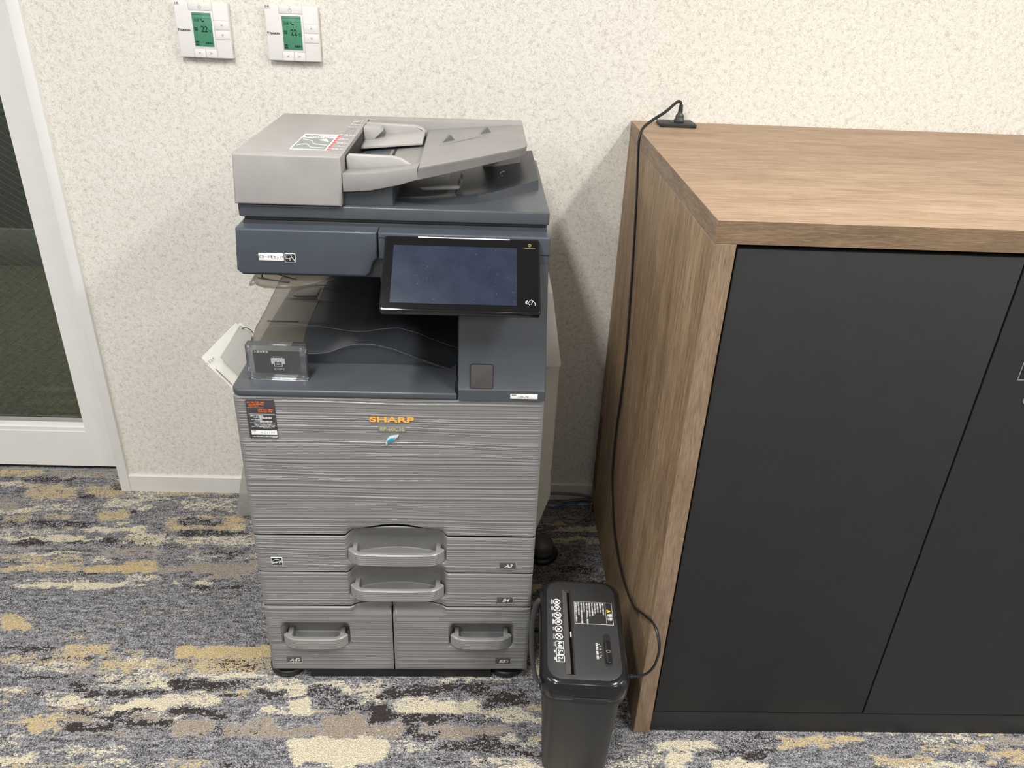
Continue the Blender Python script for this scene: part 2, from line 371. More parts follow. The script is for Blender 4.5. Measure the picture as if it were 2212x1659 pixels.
# carpet patches: centre x, y, half-width vector, half-depth vector, yarn colour, density
PATCHES = [
(-0.885,-0.545,0.339,0.007,-0.038,0.097,'G',0),
(-1.494,0.085,0.073,0.003,-0.015,0.029,'Y',0.7),
(-1.301,0.083,0.117,0.004,-0.015,0.033,'T',0.6),
(-1.414,0.042,0.129,0.005,-0.007,0.014,'K',0.7),
(-1.489,0.018,0.043,0.002,-0.009,0.017,'C',0.7),
(-1.355,-0.019,0.084,0.003,-0.019,0.04,'Y',0.7),
(-1.193,-0.013,0.064,0.002,-0.014,0.033,'Y',0.7),
(-0.946,-0.014,0.179,0.006,-0.006,0.017,'Y',0.6),
(-1.234,-0.041,0.032,0.001,-0.006,0.014,'K',0.8),
(-1.443,-0.102,0.024,0.001,-0.009,0.016,'T',1.0),
(-1.287,-0.1,0.096,0.003,-0.013,0.026,'C',0.45),
(-1.097,-0.072,0.063,0.002,-0.01,0.026,'C',0.6),
(-0.84,-0.077,0.091,0.003,-0.009,0.029,'C',0.55),
(-0.979,-0.084,0.049,0.002,-0.012,0.033,'G',0),
(-1.114,-0.132,0.061,0.002,-0.012,0.028,'Y',0.75),
(-1.386,-0.164,0.047,0.001,-0.017,0.033,'Y',0.65),
(-1.268,-0.149,0.03,0.001,-0.011,0.022,'Y',0.6),
(-1.055,-0.115,0.01,0.0,-0.005,0.014,'K',0.9),
(-0.822,-0.166,0.133,0.004,-0.014,0.044,'Y',0.75),
(-0.842,-0.157,0.068,0.002,-0.005,0.017,'K',0.6),
(-0.791,-0.208,0.114,0.003,-0.004,0.014,'K',0.8),
(-1.067,-0.202,0.096,0.003,-0.006,0.015,'C',0.8),
(-1.311,-0.204,0.099,0.003,-0.013,0.027,'C',0.5),
(-1.202,-0.196,0.027,0.001,-0.005,0.011,'Y',0.7),
(-1.187,-0.248,0.068,0.002,-0.007,0.014,'C',0.85),
(-1.157,-0.263,0.039,0.001,-0.002,0.005,'K',0.8),
(-0.978,-0.242,0.062,0.002,-0.012,0.031,'C',0.8),
(-0.781,-0.242,0.133,0.004,-0.008,0.026,'C',0.6),
(-1.235,-0.29,0.128,0.003,-0.01,0.02,'T',0.45),
(-0.999,-0.297,0.103,0.003,-0.011,0.027,'T',0.55),
(-0.746,-0.312,0.103,0.003,-0.005,0.015,'C',0.45),
(-1.22,-0.335,0.119,0.003,-0.007,0.014,'Y',0.55),
(-1.308,-0.343,0.028,0.001,-0.003,0.005,'K',0.6),
(-1.202,-0.371,0.118,0.003,-0.009,0.019,'Y',0.8),
(-0.989,-0.37,0.094,0.002,-0.005,0.013,'Y',1.0),
(-0.955,-0.344,0.038,0.001,-0.006,0.015,'Y',0.9),
(-0.838,-0.367,0.057,0.001,-0.005,0.014,'T',0.8),
(-0.713,-0.358,0.095,0.002,-0.007,0.022,'T',0.9),
(-0.697,-0.391,0.05,0.001,-0.004,0.015,'T',0.8),
(-0.841,-0.393,0.056,0.001,-0.002,0.006,'K',0.6),
(-1.078,-0.435,0.164,0.004,-0.006,0.014,'C',0.95),
(-0.812,-0.424,0.012,0.0,-0.003,0.01,'C',0.8),
(-0.752,-0.416,0.019,0.0,-0.003,0.009,'C',0.7),
(-1.27,-0.443,0.012,0.0,-0.003,0.005,'C',0.6),
(-0.643,-0.49,0.036,0.001,-0.005,0.017,'C',0.2),
(-0.799,-0.527,0.106,0.002,-0.006,0.017,'Y',0.2),
(-1.169,-0.572,0.043,0.001,-0.015,0.029,'Y',0.9),
(-0.925,-0.582,0.063,0.001,-0.005,0.012,'Y',0.25),
(-1.012,-0.619,0.051,0.001,-0.011,0.023,'Y',0.3),
(-1.097,-0.663,0.066,0.001,-0.004,0.007,'K',0.8),
(-0.943,-0.665,0.075,0.001,-0.009,0.02,'Y',0.75),
(-0.993,-0.682,0.06,0.001,-0.008,0.018,'Y',0.6),
(-1.096,-0.696,0.049,0.001,-0.01,0.02,'Y',0.6),
(-0.625,-0.66,0.115,0.002,-0.005,0.016,'Y',1.0),
(-0.825,-0.667,0.086,0.001,-0.006,0.016,'K',0.3),
(-0.831,-0.667,0.025,0.0,-0.005,0.013,'Y',0.6),
(-0.795,-0.707,0.114,0.002,-0.009,0.025,'Y',0.7),
(-0.733,-0.698,0.049,0.001,-0.007,0.019,'K',0.3),
(-0.599,-0.702,0.105,0.002,-0.008,0.026,'Y',0.75),
(-0.787,-0.755,0.123,0.002,-0.009,0.024,'C',0.65),
(-0.851,-0.759,0.058,0.001,-0.003,0.008,'K',0.5),
(-0.74,-0.768,0.026,0.0,-0.006,0.017,'C',0.95),
(-0.582,-0.74,0.108,0.002,-0.003,0.012,'C',0.8),
(-0.817,-0.789,0.099,0.001,-0.004,0.01,'K',0.9),
(-0.689,-0.761,0.027,0.0,-0.006,0.017,'K',0.85),
(-0.597,-0.763,0.086,0.001,-0.004,0.013,'K',0.75),
(-0.638,-0.787,0.037,0.001,-0.005,0.016,'C',0.6),
(-0.576,-0.797,0.032,0.0,-0.002,0.008,'K',0.9),
(-0.483,-0.788,0.021,0.0,-0.003,0.013,'K',0.8),
(-0.521,-0.765,0.054,0.001,-0.003,0.01,'C',0.5),
(-1.032,-0.714,0.07,0.001,-0.01,0.021,'C',0.5),
(-0.925,-0.789,0.018,0.0,-0.004,0.008,'T',0.9),
(-0.964,-0.811,0.036,0.001,-0.005,0.01,'C',0.5),
(-1.072,-0.802,0.015,0.0,-0.01,0.019,'Y',0.4),
(-0.864,-0.814,0.026,0.0,-0.005,0.011,'C',0.5),
(-0.806,-0.834,0.023,0.0,-0.005,0.013,'C',1.0),
(-0.748,-0.825,0.039,0.0,-0.007,0.018,'C',1.0),
(-0.649,-0.808,0.065,0.001,-0.005,0.014,'C',0.75),
(-0.803,-0.848,0.046,0.001,-0.002,0.005,'K',0.85),
(-0.74,-0.838,0.031,0.0,-0.003,0.007,'K',0.7),
(-0.878,-0.856,0.038,0.0,-0.008,0.018,'T',0.9),
(-0.747,-0.859,0.066,0.001,-0.004,0.01,'T',0.85),
(-0.651,-0.833,0.034,0.0,-0.004,0.011,'K',0.95),
(-0.588,-0.847,0.036,0.0,-0.004,0.012,'K',0.85),
(-0.638,-0.879,0.056,0.001,-0.009,0.025,'T',0.95),
(-0.735,-0.87,0.063,0.001,-0.003,0.009,'K',0.95),
(-0.858,-0.885,0.055,0.001,-0.005,0.01,'K',0.95),
(-0.793,-0.896,0.094,0.001,-0.003,0.007,'T',0.6),
(-0.494,-0.885,0.056,0.001,-0.006,0.021,'T',0.9),
(-0.972,-0.867,0.06,0.001,-0.008,0.015,'Y',0.75),
(-0.967,-0.886,0.015,0.0,-0.005,0.01,'Y',1.0),
(-0.921,-0.893,0.007,0.0,-0.006,0.012,'Y',0.9),
(-1.012,-0.909,0.017,0.0,-0.005,0.009,'C',0.7),
(-1.056,-0.84,0.01,0.0,-0.003,0.006,'Y',0.8),
(-0.471,-0.836,0.021,0.0,-0.002,0.009,'C',0.9),
(-0.907,-0.977,0.085,0.001,-0.002,0.005,'Y',0.6),
(-0.717,-0.973,0.105,0.001,-0.003,0.008,'C',0.4),
(-0.501,-0.968,0.044,0.0,-0.003,0.01,'K',0.6),
(-0.606,-0.974,0.053,0.0,-0.002,0.005,'Y',0.6),
(-0.386,-0.767,0.124,0.002,-0.004,0.02,'C',0.75),
(-0.477,-0.79,0.027,0.0,-0.003,0.013,'K',0.9),
(-0.357,-0.776,0.032,0.0,-0.003,0.017,'K',0.6),
(-0.406,-0.822,0.026,0.0,-0.004,0.019,'C',1.0),
(-0.462,-0.833,0.031,0.0,-0.003,0.013,'C',0.6),
(-0.286,-0.814,0.074,0.001,-0.005,0.029,'K',0.55),
(-0.276,-0.814,0.032,0.0,-0.003,0.022,'K',0.7),
(-0.227,-0.781,0.043,0.001,-0.005,0.036,'C',0.7),
(-0.162,-0.78,0.07,0.001,-0.002,0.017,'K',0.85),
(-0.13,-0.77,0.044,0.001,-0.001,0.013,'K',0.8),
(-0.026,-0.761,0.06,0.001,-0.001,0.02,'K',0.75),
(-0.078,-0.819,0.112,0.001,-0.001,0.026,'C',0.9),
(0.078,-0.793,0.054,0.001,0.0,0.026,'K',0.8),
(0.072,-0.832,0.059,0.001,0.0,0.019,'C',0.65),
(-0.217,-0.839,0.018,0.0,-0.003,0.022,'K',1.0),
(-0.165,-0.852,0.084,0.001,-0.001,0.011,'K',0.85),
(-0.018,-0.851,0.063,0.001,-0.0,0.005,'K',0.6),
(-0.292,-0.877,0.046,0.001,-0.006,0.033,'T',1.0),
(-0.464,-0.864,0.021,0.0,-0.003,0.012,'T',0.8),
(-0.406,-0.893,0.071,0.001,-0.003,0.015,'T',0.9),
(-0.208,-0.885,0.046,0.001,-0.003,0.024,'T',0.95),
(-0.144,-0.883,0.013,0.0,-0.002,0.023,'K',0.8),
(-0.03,-0.881,0.106,0.001,-0.001,0.02,'T',0.9),
(-0.105,-0.893,0.026,0.0,-0.001,0.015,'K',0.7),
(0.014,-0.904,0.021,0.0,-0.0,0.015,'K',0.7),
(-0.295,-0.936,0.096,0.001,-0.005,0.03,'C',1.0),
(-0.428,-0.938,0.037,0.0,-0.007,0.03,'G',0),
(-0.292,-0.966,0.029,0.0,-0.002,0.01,'C',0.8),
(-0.132,-0.925,0.066,0.001,-0.002,0.017,'C',0.45),
(-0.006,-0.924,0.071,0.001,-0.0,0.017,'K',0.75),
(0.101,-0.92,0.036,0.0,0.0,0.015,'C',0.5),
(-0.16,-0.956,0.035,0.0,-0.002,0.019,'K',0.35),
(0.078,-0.929,0.064,0.001,0.0,0.006,'K',0.6),
(0.065,-0.939,0.04,0.0,0.0,0.007,'Y',0.4),
(0.331,-0.91,0.013,0.0,0.001,0.007,'C',0.7),
(0.45,-0.916,0.055,0.001,0.002,0.01,'C',0.85),
(0.441,-0.946,0.031,0.0,0.004,0.02,'C',0.9),
(0.369,-0.935,0.018,0.0,0.002,0.014,'C',0.5),
(0.353,-0.952,0.046,0.0,0.003,0.019,'C',0.5),
(0.53,-0.951,0.013,0.0,0.002,0.009,'C',0.6),
(0.587,-0.955,0.015,0.0,0.003,0.01,'C',0.8),
(0.62,-0.94,0.029,0.0,0.004,0.013,'K',0.8),
(0.609,-0.897,0.032,0.0,0.003,0.009,'Y',0.3),
(0.754,-0.892,0.048,0.001,0.003,0.007,'Y',0.3),
(0.895,-0.93,0.018,0.0,0.004,0.009,'Y',0.7),
(0.957,-0.948,0.073,0.001,0.008,0.016,'Y',0.75),
(1.119,-0.911,0.059,0.001,0.006,0.01,'Y',0.6),
(1.14,-0.95,0.016,0.0,0.008,0.014,'Y',0.7),
(1.207,-0.936,0.022,0.0,0.01,0.018,'Y',0.8),
(1.219,-0.898,0.034,0.0,0.008,0.014,'T',0.8),
]
# ================================================================ THE ROOM
def floor_mesh():
    x0, x1, y0, y1, st = -1.72, 1.5, -1.4, .12, .008
    xs = np.arange(x0, x1 + st / 2, st); ys = np.arange(y0, y1 + st / 2, st)
    X, Y = np.meshgrid(xs, ys)
    Wt = {k: np.zeros_like(X) for k in 'YCKT'}
    def field(step_x, step_y, seed):                       # smooth 2-D value noise, -1..1
        r = np.random.RandomState(seed).rand(int(3.4 / step_x) + 4, int(1.7 / step_y) + 4) * 2 - 1
        gx, gy = (X - x0) / step_x, (Y - y0) / step_y
        i, j = gx.astype(int), gy.astype(int); fx, fy = gx - i, gy - j
        fx = fx * fx * (3 - 2 * fx); fy = fy * fy * (3 - 2 * fy)
        return (r[i, j] * (1 - fx) + r[i + 1, j] * fx) * (1 - fy) + (r[i, j + 1] * (1 - fx) + r[i + 1, j + 1] * fx) * fy
    JX = .020 * field(.045, .02, 1) + .010 * field(.018, .010, 2)
    JY = .008 * field(.06, .016, 3) + .007 * field(.020, .010, 4)
    X0, Y0 = X, Y
    rnd = random.Random(7)
    pats = []
    for _ in range(760):                                   # the same streaks go on where the photograph shows little
        cx, cy = rnd.uniform(x0, x1), rnd.uniform(y0, y1)
        pats.append((cx, cy, rnd.uniform(.02, .11), 0, 0, rnd.uniform(.004, .02), rnd.choice('YYCCCKKT'), rnd.uniform(.55, 1.0)))
    def paint(plist, hard):
        for (cx, cy, ux, uy, vx, vy, c, s) in plist:
            det = ux * vy - uy * vx
            if abs(det) < 1e-9: continue
            q = .5 if s >= 1 else 1.0
            dx, dy = X + JX * q - cx, Y + JY * q - cy
            a = (dx * vy - dy * vx) / det; b = (ux * dy - uy * dx) / det
            wob = .12 * np.sin(X * 61 + cy * 40) + .1 * np.sin(X * 133 + Y * 70)
            fa = np.clip((1.16 - np.abs(a + .5 * wob)) / (.16 if s >= 1 else .42), 0, 1); fb = np.clip((1.22 - np.abs(b + wob)) / (.3 if s >= 1 else .62), 0, 1)
            m = fa * fb
            for k in 'YCKT':
                if k == c: Wt[k] = np.maximum(Wt[k], (s if s >= 1 else s * .88) * m)
                elif hard: Wt[k] *= 1 - m * (.8 if c == 'G' else .6 * s if s < 1 else .95)
    paint(pats, False)
    seen = (X < .36) & ((X < -.45) | (Y < -.72)) | (Y < -.9)
    for k in 'YCKT': Wt[k] = np.where(seen, Wt[k] * np.where((Y > -.46) | (Y < -.68), {'C': .85, 'K': .95, 'T': .7, 'Y': .8}[k], .38), Wt[k])
    paint(PATCHES, True)
    ny, nx = X.shape
    V = np.stack([X.ravel(), Y.ravel(), np.zeros(X.size)], 1)
    idx = np.arange(ny * nx).reshape(ny, nx)
    F = np.stack([idx[:-1, :-1], idx[:-1, 1:], idx[1:, 1:], idx[1:, :-1]], -1).reshape(-1, 4)
    V = V.tolist(); F = F.tolist(); n0 = len(V)
    # plain surround, same carpet, out to the far walls
    bx0, bx1, by0, by1 = -6, 6, -7, .12
    V += [(bx0, by0, 0), (bx1, by0, 0), (bx1, by1, 0), (bx0, by1, 0), (x0, y0, 0), (xs[-1], y0, 0), (xs[-1], ys[-1], 0), (x0, ys[-1], 0)]
    q = n0
    F += [(q, q + 1, q + 5, q + 4), (q + 1, q + 2, q + 6, q + 5), (q, q + 4, q + 7, q + 3)]
    me = bpy.data.meshes.new('floor'); me.from_pydata(V, [], F); me.update()
    at = me.color_attributes.new('yarn', 'FLOAT_COLOR', 'POINT')
    arr = np.zeros((len(V), 4), np.float32); arr[:, :] = .22
    arr[:n0] = np.stack([Wt['Y'].ravel(), Wt['C'].ravel(), Wt['K'].ravel(), Wt['T'].ravel()], 1)
    at.data.foreach_set('color', arr.ravel())
    return tag(link('floor', me, 'carpet', smooth=False), kind='structure')
floor_mesh()

WX = -1.1091          # right side of the door frame; the papered wall starts here
tag(box('wall_back', WX, 4.0, 0, .12, 0, 2.6, 'wall', r=0), kind='structure')
tag(box('wall_back_left', -4.0, -2.13, 0, .12, 0, 2.6, 'wall', r=0), kind='structure')
tag(box('wall_over_door', -2.13, WX, 0, .12, 2.1, 2.6, 'wall', r=0), kind='structure')
tag(box('wall_right', 4.0, 4.1, -3.2, .12, 0, 2.6, 'wall', r=0), kind='structure')
tag(box('ceiling', -4.0, 4.1, -6, .12, 2.6, 2.66, 'ceiling', r=0), kind='structure')
bb = bmesh.new(); add_prism(bb, [(-.009, 0), (0, 0), (0, .0603), (-.005, .0603), (-.009, .0565)], 'x', WX, 4.0)
tag(finish('baseboard_back', bb, 'base_white'), kind='structure')
# door frame
def frame_post(x0, x1, n):
    bm = bmesh.new()
    add_box(bm, x0, x1, -.012, .15, 0, 2.13, .002, 2)
    return tag(finish('trim_%d' % n, bm, 'white_paint'), kind='structure')
frame_post(-1.1388, WX, 1); frame_post(-2.13, -2.10, 2)
tag(box('trim_3', -2.10, -1.1388, -.012, .15, 2.10, 2.13, 'white_paint'), kind='structure')
tag(box('trim_4', -2.10, -1.1388, .098, .104, .0003, .0025, 'lab_grey', r=.0005), kind='structure', label='thin metal threshold strip under the door')
tag(box('trim_5', -2.099, -1.1395, .1135, .147, .0006, .0110, 'rubber', None, r=0), kind='structure')  # black block standing in for the shade in the gap under the door
# door leaf: stiles and rails round a wired pane
door = tag(empty('door_1', (0, 0, 0)), kind='structure')
GX0, GX1, GZ0, GZ1 = -1.96, -1.276, .1835, 1.98
dm = bmesh.new()
add_box(dm, GX1, -1.1395, .11, .148, .011, 2.098)
add_box(dm, -2.099, GX0, .11, .148, .011, 2.098)
add_box(dm, GX0, GX1, .11, .148, .011, .142)
add_box(dm, GX0, GX1, .11, .148, GZ1 + .03, 2.098)
finish('door_leaf', dm, 'white_paint', door)
bm = bmesh.new()
add_prism(bm, [(.113, .142), (.148, .142), (.148, .170), (.122, .170), (.119, .158), (.113, .156)], 'x', GX0, GX1, .0006)
finish('glazing_bead', bm, 'white_paint', door)
box('sill_seal', GX0, GX1, .124, .14, .168, .1835, 'pla_grey2', door, r=.001)
gl = box('window_pane', GX0, GX1, .128, .1345, .176, GZ1, 'glass', door, r=0)
tag(gl, 'wired glass pane')
def wires(sgn, slope, pitch, r, mat):
    bm = bmesh.new(); y = .1312; w, h = GX1 - GX0, GZ1 - GZ0
    span = slope * w
    for k in range(int(-span / pitch) - 1, int((h + span) / pitch) + 2):
        off = k * pitch                                  # height where the wire meets the left edge
        t0, t1 = ((-off) / (sgn * slope)), ((h - off) / (sgn * slope))
        xa, xb = max(0, min(t0, t1)), min(w, max(t0, t1))
        if xb - xa < .004: continue
        A = Vector((GX0 + xa, y, GZ0 + off + sgn * slope * xa)); B = Vector((GX0 + xb, y, GZ0 + off + sgn * slope * xb))
        d = (B - A).normalized(); s1 = d.cross(Vector((0, 1, 0))) * r; s2 = Vector((0, 1, 0)) * r
        ra = [bm.verts.new(A + q) for q in (s1, s2, -s1, -s2)]; rb = [bm.verts.new(B + q) for q in (s1, s2, -s1, -s2)]
        for i in range(4): bm.faces.new((ra[i], ra[(i + 1) % 4], rb[(i + 1) % 4], rb[i]))
    return tag(finish('wire_mesh', bm, mat, door, smooth=False), kind='stuff')
wires(-1, .65, .0222, .00048, 'wire'); wires(1, .78, .0245, .00028, 'wire_dk')  # one direction coloured as lit, the other as shaded
# corridor behind the glass
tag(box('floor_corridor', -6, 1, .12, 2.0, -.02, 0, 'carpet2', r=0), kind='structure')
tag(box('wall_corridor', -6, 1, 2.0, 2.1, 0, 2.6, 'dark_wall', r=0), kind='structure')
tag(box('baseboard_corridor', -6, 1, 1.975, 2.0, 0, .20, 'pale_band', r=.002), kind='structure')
# ================================================================ THE CABINET
CX, CYF, CH = .3567, -.8823, 1.183
shell = empty('wooden_surround', (CX, -.44, 0), 'brown woodgrain worktop and side panel wrapped around the black cabinet', 'counter')
def local(o, root):                       # geometry is given in world metres; hang it on the root
    o.parent = root; o.matrix_parent_inverse = root.matrix_basis.inverted(); return o
XR = 1.40
def two_tone(name, x0, x1, y0, y1, z0, z1, mats, parent, front):
    bm = bmesh.new(); add_box(bm, x0, x1, y0, y1, z0, z1, .0006, 1)
    bm.normal_update()
    for f in bm.faces:
        n = f.normal
        f.material_index = front(n)
    return finish(name, bm, mats, parent)
local(two_tone('worktop', CX, XR, CYF, -.002, CH - .038, CH, ['wood_top', 'wood_edge', 'wood_edge_y'], None, lambda n: 0 if abs(n.z) > .7 else (2 if abs(n.x) > .7 else 1)), shell)
local(two_tone('side_panel', CX, CX + .0362, CYF, -.002, .001, CH - .0384, ['wood_side', 'wood_edge_v'], None, lambda n: 1 if n.y < -.7 else 0), shell)
local(two_tone('side_panel', XR - .0362, XR, CYF, -.002, .001, CH - .0384, ['wood_side', 'wood_edge_v'], None, lambda n: 1 if n.y < -.7 else 0), shell)
o = local(box('raw_edge', CX - .0012, CX + .012, -.058, -.010, .07, .33, 'raw', r=.0004), shell); tag(o, 'bare brown board edge')
cab = empty('metal_cabinet', (.87, -.5, 0), 'black steel double door cabinet set inside the wooden surround', 'cabinet')
bx0, bx1 = CX + .0375, XR - .0375
local(box('body', bx0 + .001, bx1 - .001, CYF + .035, -.03, .062, CH - .0395, 'cab_in', r=.001), cab)
local(box('plinth', bx0, bx1, CYF + .006, CYF + .05, .001, .0625, 'cab_black', r=.001), cab)
DZ0, DZ1, SEAM = .0668, CH - .038 - .0085, .8685
d1 = local(box('door', bx0 + .003, SEAM - .0018, CYF + .004, CYF + .034, DZ0, DZ1, 'cab_black', r=.0012), cab)
bm = bmesh.new()
hx0, hx1, hz0, hz1 = .9285, 1.02, .9165, 1.03
add_box(bm, SEAM + .0018, bx1 - .003, CYF + .008, CYF + .034, DZ0, DZ1, .0012)
for a in ((SEAM + .0018, hx0, DZ0, DZ1), (hx1, bx1 - .003, DZ0, DZ1), (hx0, hx1, DZ0, hz0), (hx0, hx1, hz1, DZ1)):
    add_box(bm, a[0], a[1], CYF + .004, CYF + .010, a[2], a[3], 0)
d2 = local(finish('door', bm, 'cab_black'), cab)
def hang(o, part):                        # sub-part given in world metres
    o.parent = part; o.matrix_parent_inverse = part.matrix_parent_inverse.copy() @ Matrix.Identity(4)
    o.matrix_parent_inverse = (part.parent.matrix_basis @ part.matrix_parent_inverse @ part.matrix_basis).inverted(); return o
bm = bmesh.new()
add_box(bm, hx0 + .001, hx1 - .001, CYF + .0055, CYF + .009, hz0 + .001, hz1 - .001, .0008)
h = hang(finish('handle', bm, 'cab_black'), d2); tag(h, 'flush recessed pull handle')
bm = bmesh.new()
pth = [(hx0, hz1), (hx0, hz0), (hx1, hz0), (hx1, hz1)]
add_tube(bm, [(x, CYF + .004, z) for x, z in pth], .0009, 6, smooth=0)
hang(finish('handle_rim', bm, 'lab_grey'), d2)
lk = lathe('lock', [(.0105, -.006), (.0105, .001), (.009, .0025), (.003, .0025), (.003, .0015)], 'chrome')
lk.data.transform(Matrix.Translation((.962, CYF + .004, .878)) @ Matrix.Rotation(math.pi / 2, 4, 'X')); hang(lk, d2)

# outlet block screwed to the worktop
ob = empty('outlet_block', (.46, -.052, CH), 'small flat black socket block on the back edge of the wooden worktop', 'outlet')
bm = bmesh.new(); add_box(bm, -.0440, .0445, -.033, .030, .0002, .009, .0012); finish('housing', bm, 'black', ob)
box('socket_face', -.017, .013, -.018, .012, .009, .0098, 'rubber', ob, r=.0003)

# ================================================================ THERMOSTATS
def thermostat(x0, zlab, sub):
    t = empty('thermostat', (x0 + .0625, -.001, 1.354), None, 'thermostat')
    w, hgt, th = .0625, .0605, .0185
    bm = bmesh.new(); add_box(bm, -w, w, -th, 0, -hgt, hgt, .0022, 3); finish('housing', bm, 'remote', t)
    bm = bmesh.new()
    for i in range(6): add_box(bm, w - .0002, w + .0001, -.013, -.005, -.050 + i * .0035, -.0485 + i * .0035)
    finish('side_vent', bm, 'remote_gap', t)
    y = -th
    sc = (-.0235, .0215, -.0355, .0385)
    bm = bmesh.new()
    for a in ((-.029, .0265, .0425, .0430), (-.029, -.0285, .0425, .0605), (.026, .0265, -.0605, .0605), (-.029, .0265, -.0405, -.0400),
              (-.029, -.0285, -.0605, -.040), (-.001, -.0006, -.0605, -.0405), (.0265, .061, .0225, .0229), (.0265, .061, .0017, .0021), (.0265, .061, -.0195, -.0191)):
        add_box(bm, a[0], a[1], y - .0002, y + .001, a[2], a[3])
    finish('button_groove', bm, 'remote_gap', t)
    b = bmesh.new()
    for a in ((-.0280, .0255, .0438, .0595),): add_box(b, a[0], a[1], y - .0009, y + .001, a[2], a[3], .0005)
    finish('power_button', b, 'remote', t)
    for a in ((.0275, .0605, .0029, .0218), (.0275, .0605, -.0185, .0010), (-.0280, -.0015, -.0597, -.0412), (-.0002, .0258, -.0597, -.0412)):
        box('button', a[0], a[1], y - .0009, y + .001, a[2], a[3], 'remote', t, r=.0005)
    box('screen_surround', sc[0] - .002, sc[1] + .002, y - .0006, y + .001, sc[2] - .002, sc[3] + .002, 'remote', t, r=.0004)
    box('screen', sc[0], sc[1], y - .0009, y + .001, sc[2], sc[3], 'lcd', t, r=.0002)
    yy = y - .0012
    T = lambda s, sz, x, z, m='lcd_dk', **k: text('lettering', s, sz, (x, yy, z), FRONT, m, t, **k)
    T('22', .019, .003, .0025, sx=.85, bold=.0002); T('℃', .0070, .0160, -.0015, sx=.9)
    T('冷房', .0068, -.0135, .0215); T('設定\n温度', .0042, -.0165, .003, 'lcd'); T('設定\n温度', .0042, -.0165, .003)
    T('^', .006, .003, .013); T('v', .0045, .003, -.010)
    T(sub, .0052, .0105, -.0275, sx=.85)
    for q in ((sc[0] + .002, -.0135, -.0325, -.0235), (sc[0], sc[1], .0335, .0339), (sc[0], sc[1], .0262, .0265), (-.001, .004, .0185, .0215), (-.0035, -.001, .022, .025)):
        box('screen_mark', q[0], q[1], yy, yy + .0004, q[2], q[3], 'lcd_dk', t, r=0)
    T('風量', .0045, -.0175, -.028, 'lcd')
    T('DAIKIN', .0062, -.0425, -.0005, 'ink', bold=.00012, sx=1.15)
    bm = bmesh.new(); add_prism(bm, [(-.0600, .003), (-.0575, .003), (-.0580, -.0028), (-.0588, -.0028)], 'y', yy, yy + .0003)
    add_prism(bm, [(-.0575, .0005), (-.0545, .003), (-.0560, .003), (-.0580, -.0005)], 'y', yy, yy + .0003); finish('emblem', bm, 'ink', t)
    for s, x, z in (('^', .0445, .011), ('v', .0440, -.008), ('<', -.0150, -.0505), ('>', .0120, -.0505)):
        T(s, .0105, x, z, 'ink_grey', sx=1.15)
    bm = bmesh.new()
    add_tube(bm, [(-.0025 + .0036 * math.sin(a), yy, .0505 + .0036 * math.cos(a)) for a in [math.radians(q) for q in range(25, 340, 24)]], .0003, 5, smooth=0)
    add_tube(bm, [(-.0025, yy, .0508), (-.0025, yy, .0558)], .0003, 5, smooth=0); add_box(bm, -.0045, -.0005, yy, yy + .0003, .0580, .0585)
    finish('power_mark', bm, 'ink_grey', t)
    lb = box('name_label', -.0622, -.0480, y - .0012, y, .0535, .0602, 'white', t, r=.0001)
    text('lettering', zlab, .0056, (-.0551, y - .0014, .0568), FRONT, 'ink', t)
    return t
t1 = thermostat(-.7483, '北側', '風量風向'); tag(t1, 'white square wall thermostat nearer the door, green screen showing 22', group=None)
t2 = thermostat(-.5383, '南側', '風量風向'); tag(t2, 'white square wall thermostat further from the door, above the copier, screen showing 22')
t2.location.z = 1.3545
# ================================================================ THE COPIER
cop = empty('photocopier', (-.4813, -.7425, 0), 'large grey floor standing office photocopier between the door and the wooden counter', 'photocopier', rz=.0105)
PW, ZB, ZT = .600, .030, .7718
AC = .3011
def arch(a, base, peak):
    t = np.clip((a - .198) / (.4047 - .198), 0, 1)
    flat = smooth(np.sin(np.pi * t), 0, 1)
    return base + (peak - base) * np.sin(np.pi * t) ** .8
G1 = lambda a: arch(a, .4325, .4600)
G2 = lambda a: arch(a, .3310, .3545)
G3 = lambda a: arch(a, .2315, .2540)
rng = np.random.RandomState(3)
_ph = rng.rand(64) * 6.28; _rz = rng.rand(4096)
def vn(z, sc):
    q = z * sc; i = np.floor(q).astype(int); f = q - i; f = f * f * (3 - 2 * f)
    return _rz[i % 4096] * (1 - f) + _rz[(i + 1) % 4096] * f
def ripple(a, z):
    drift = .0014 * np.sin(a * 9.3 + z * 31) + .0007 * np.sin(a * 23 + z * 57 + 1.3) + .0009 * np.sin(a * 4.1 - z * 23 + 2)
    zz = z + drift
    r = vn(zz, 290) * 1.0 + vn(zz + 5.1, 520) * .35 + vn(z + .7 * drift + 9.3, 120) * .25
    r = np.abs(r - .8) * 1.6
    return (r - .3) * .0019
def window(a, a0, a1, w=.007):
    return smooth(a, a0 - w, a0 + w) * (1 - smooth(a, a1 - w, a1 + w))
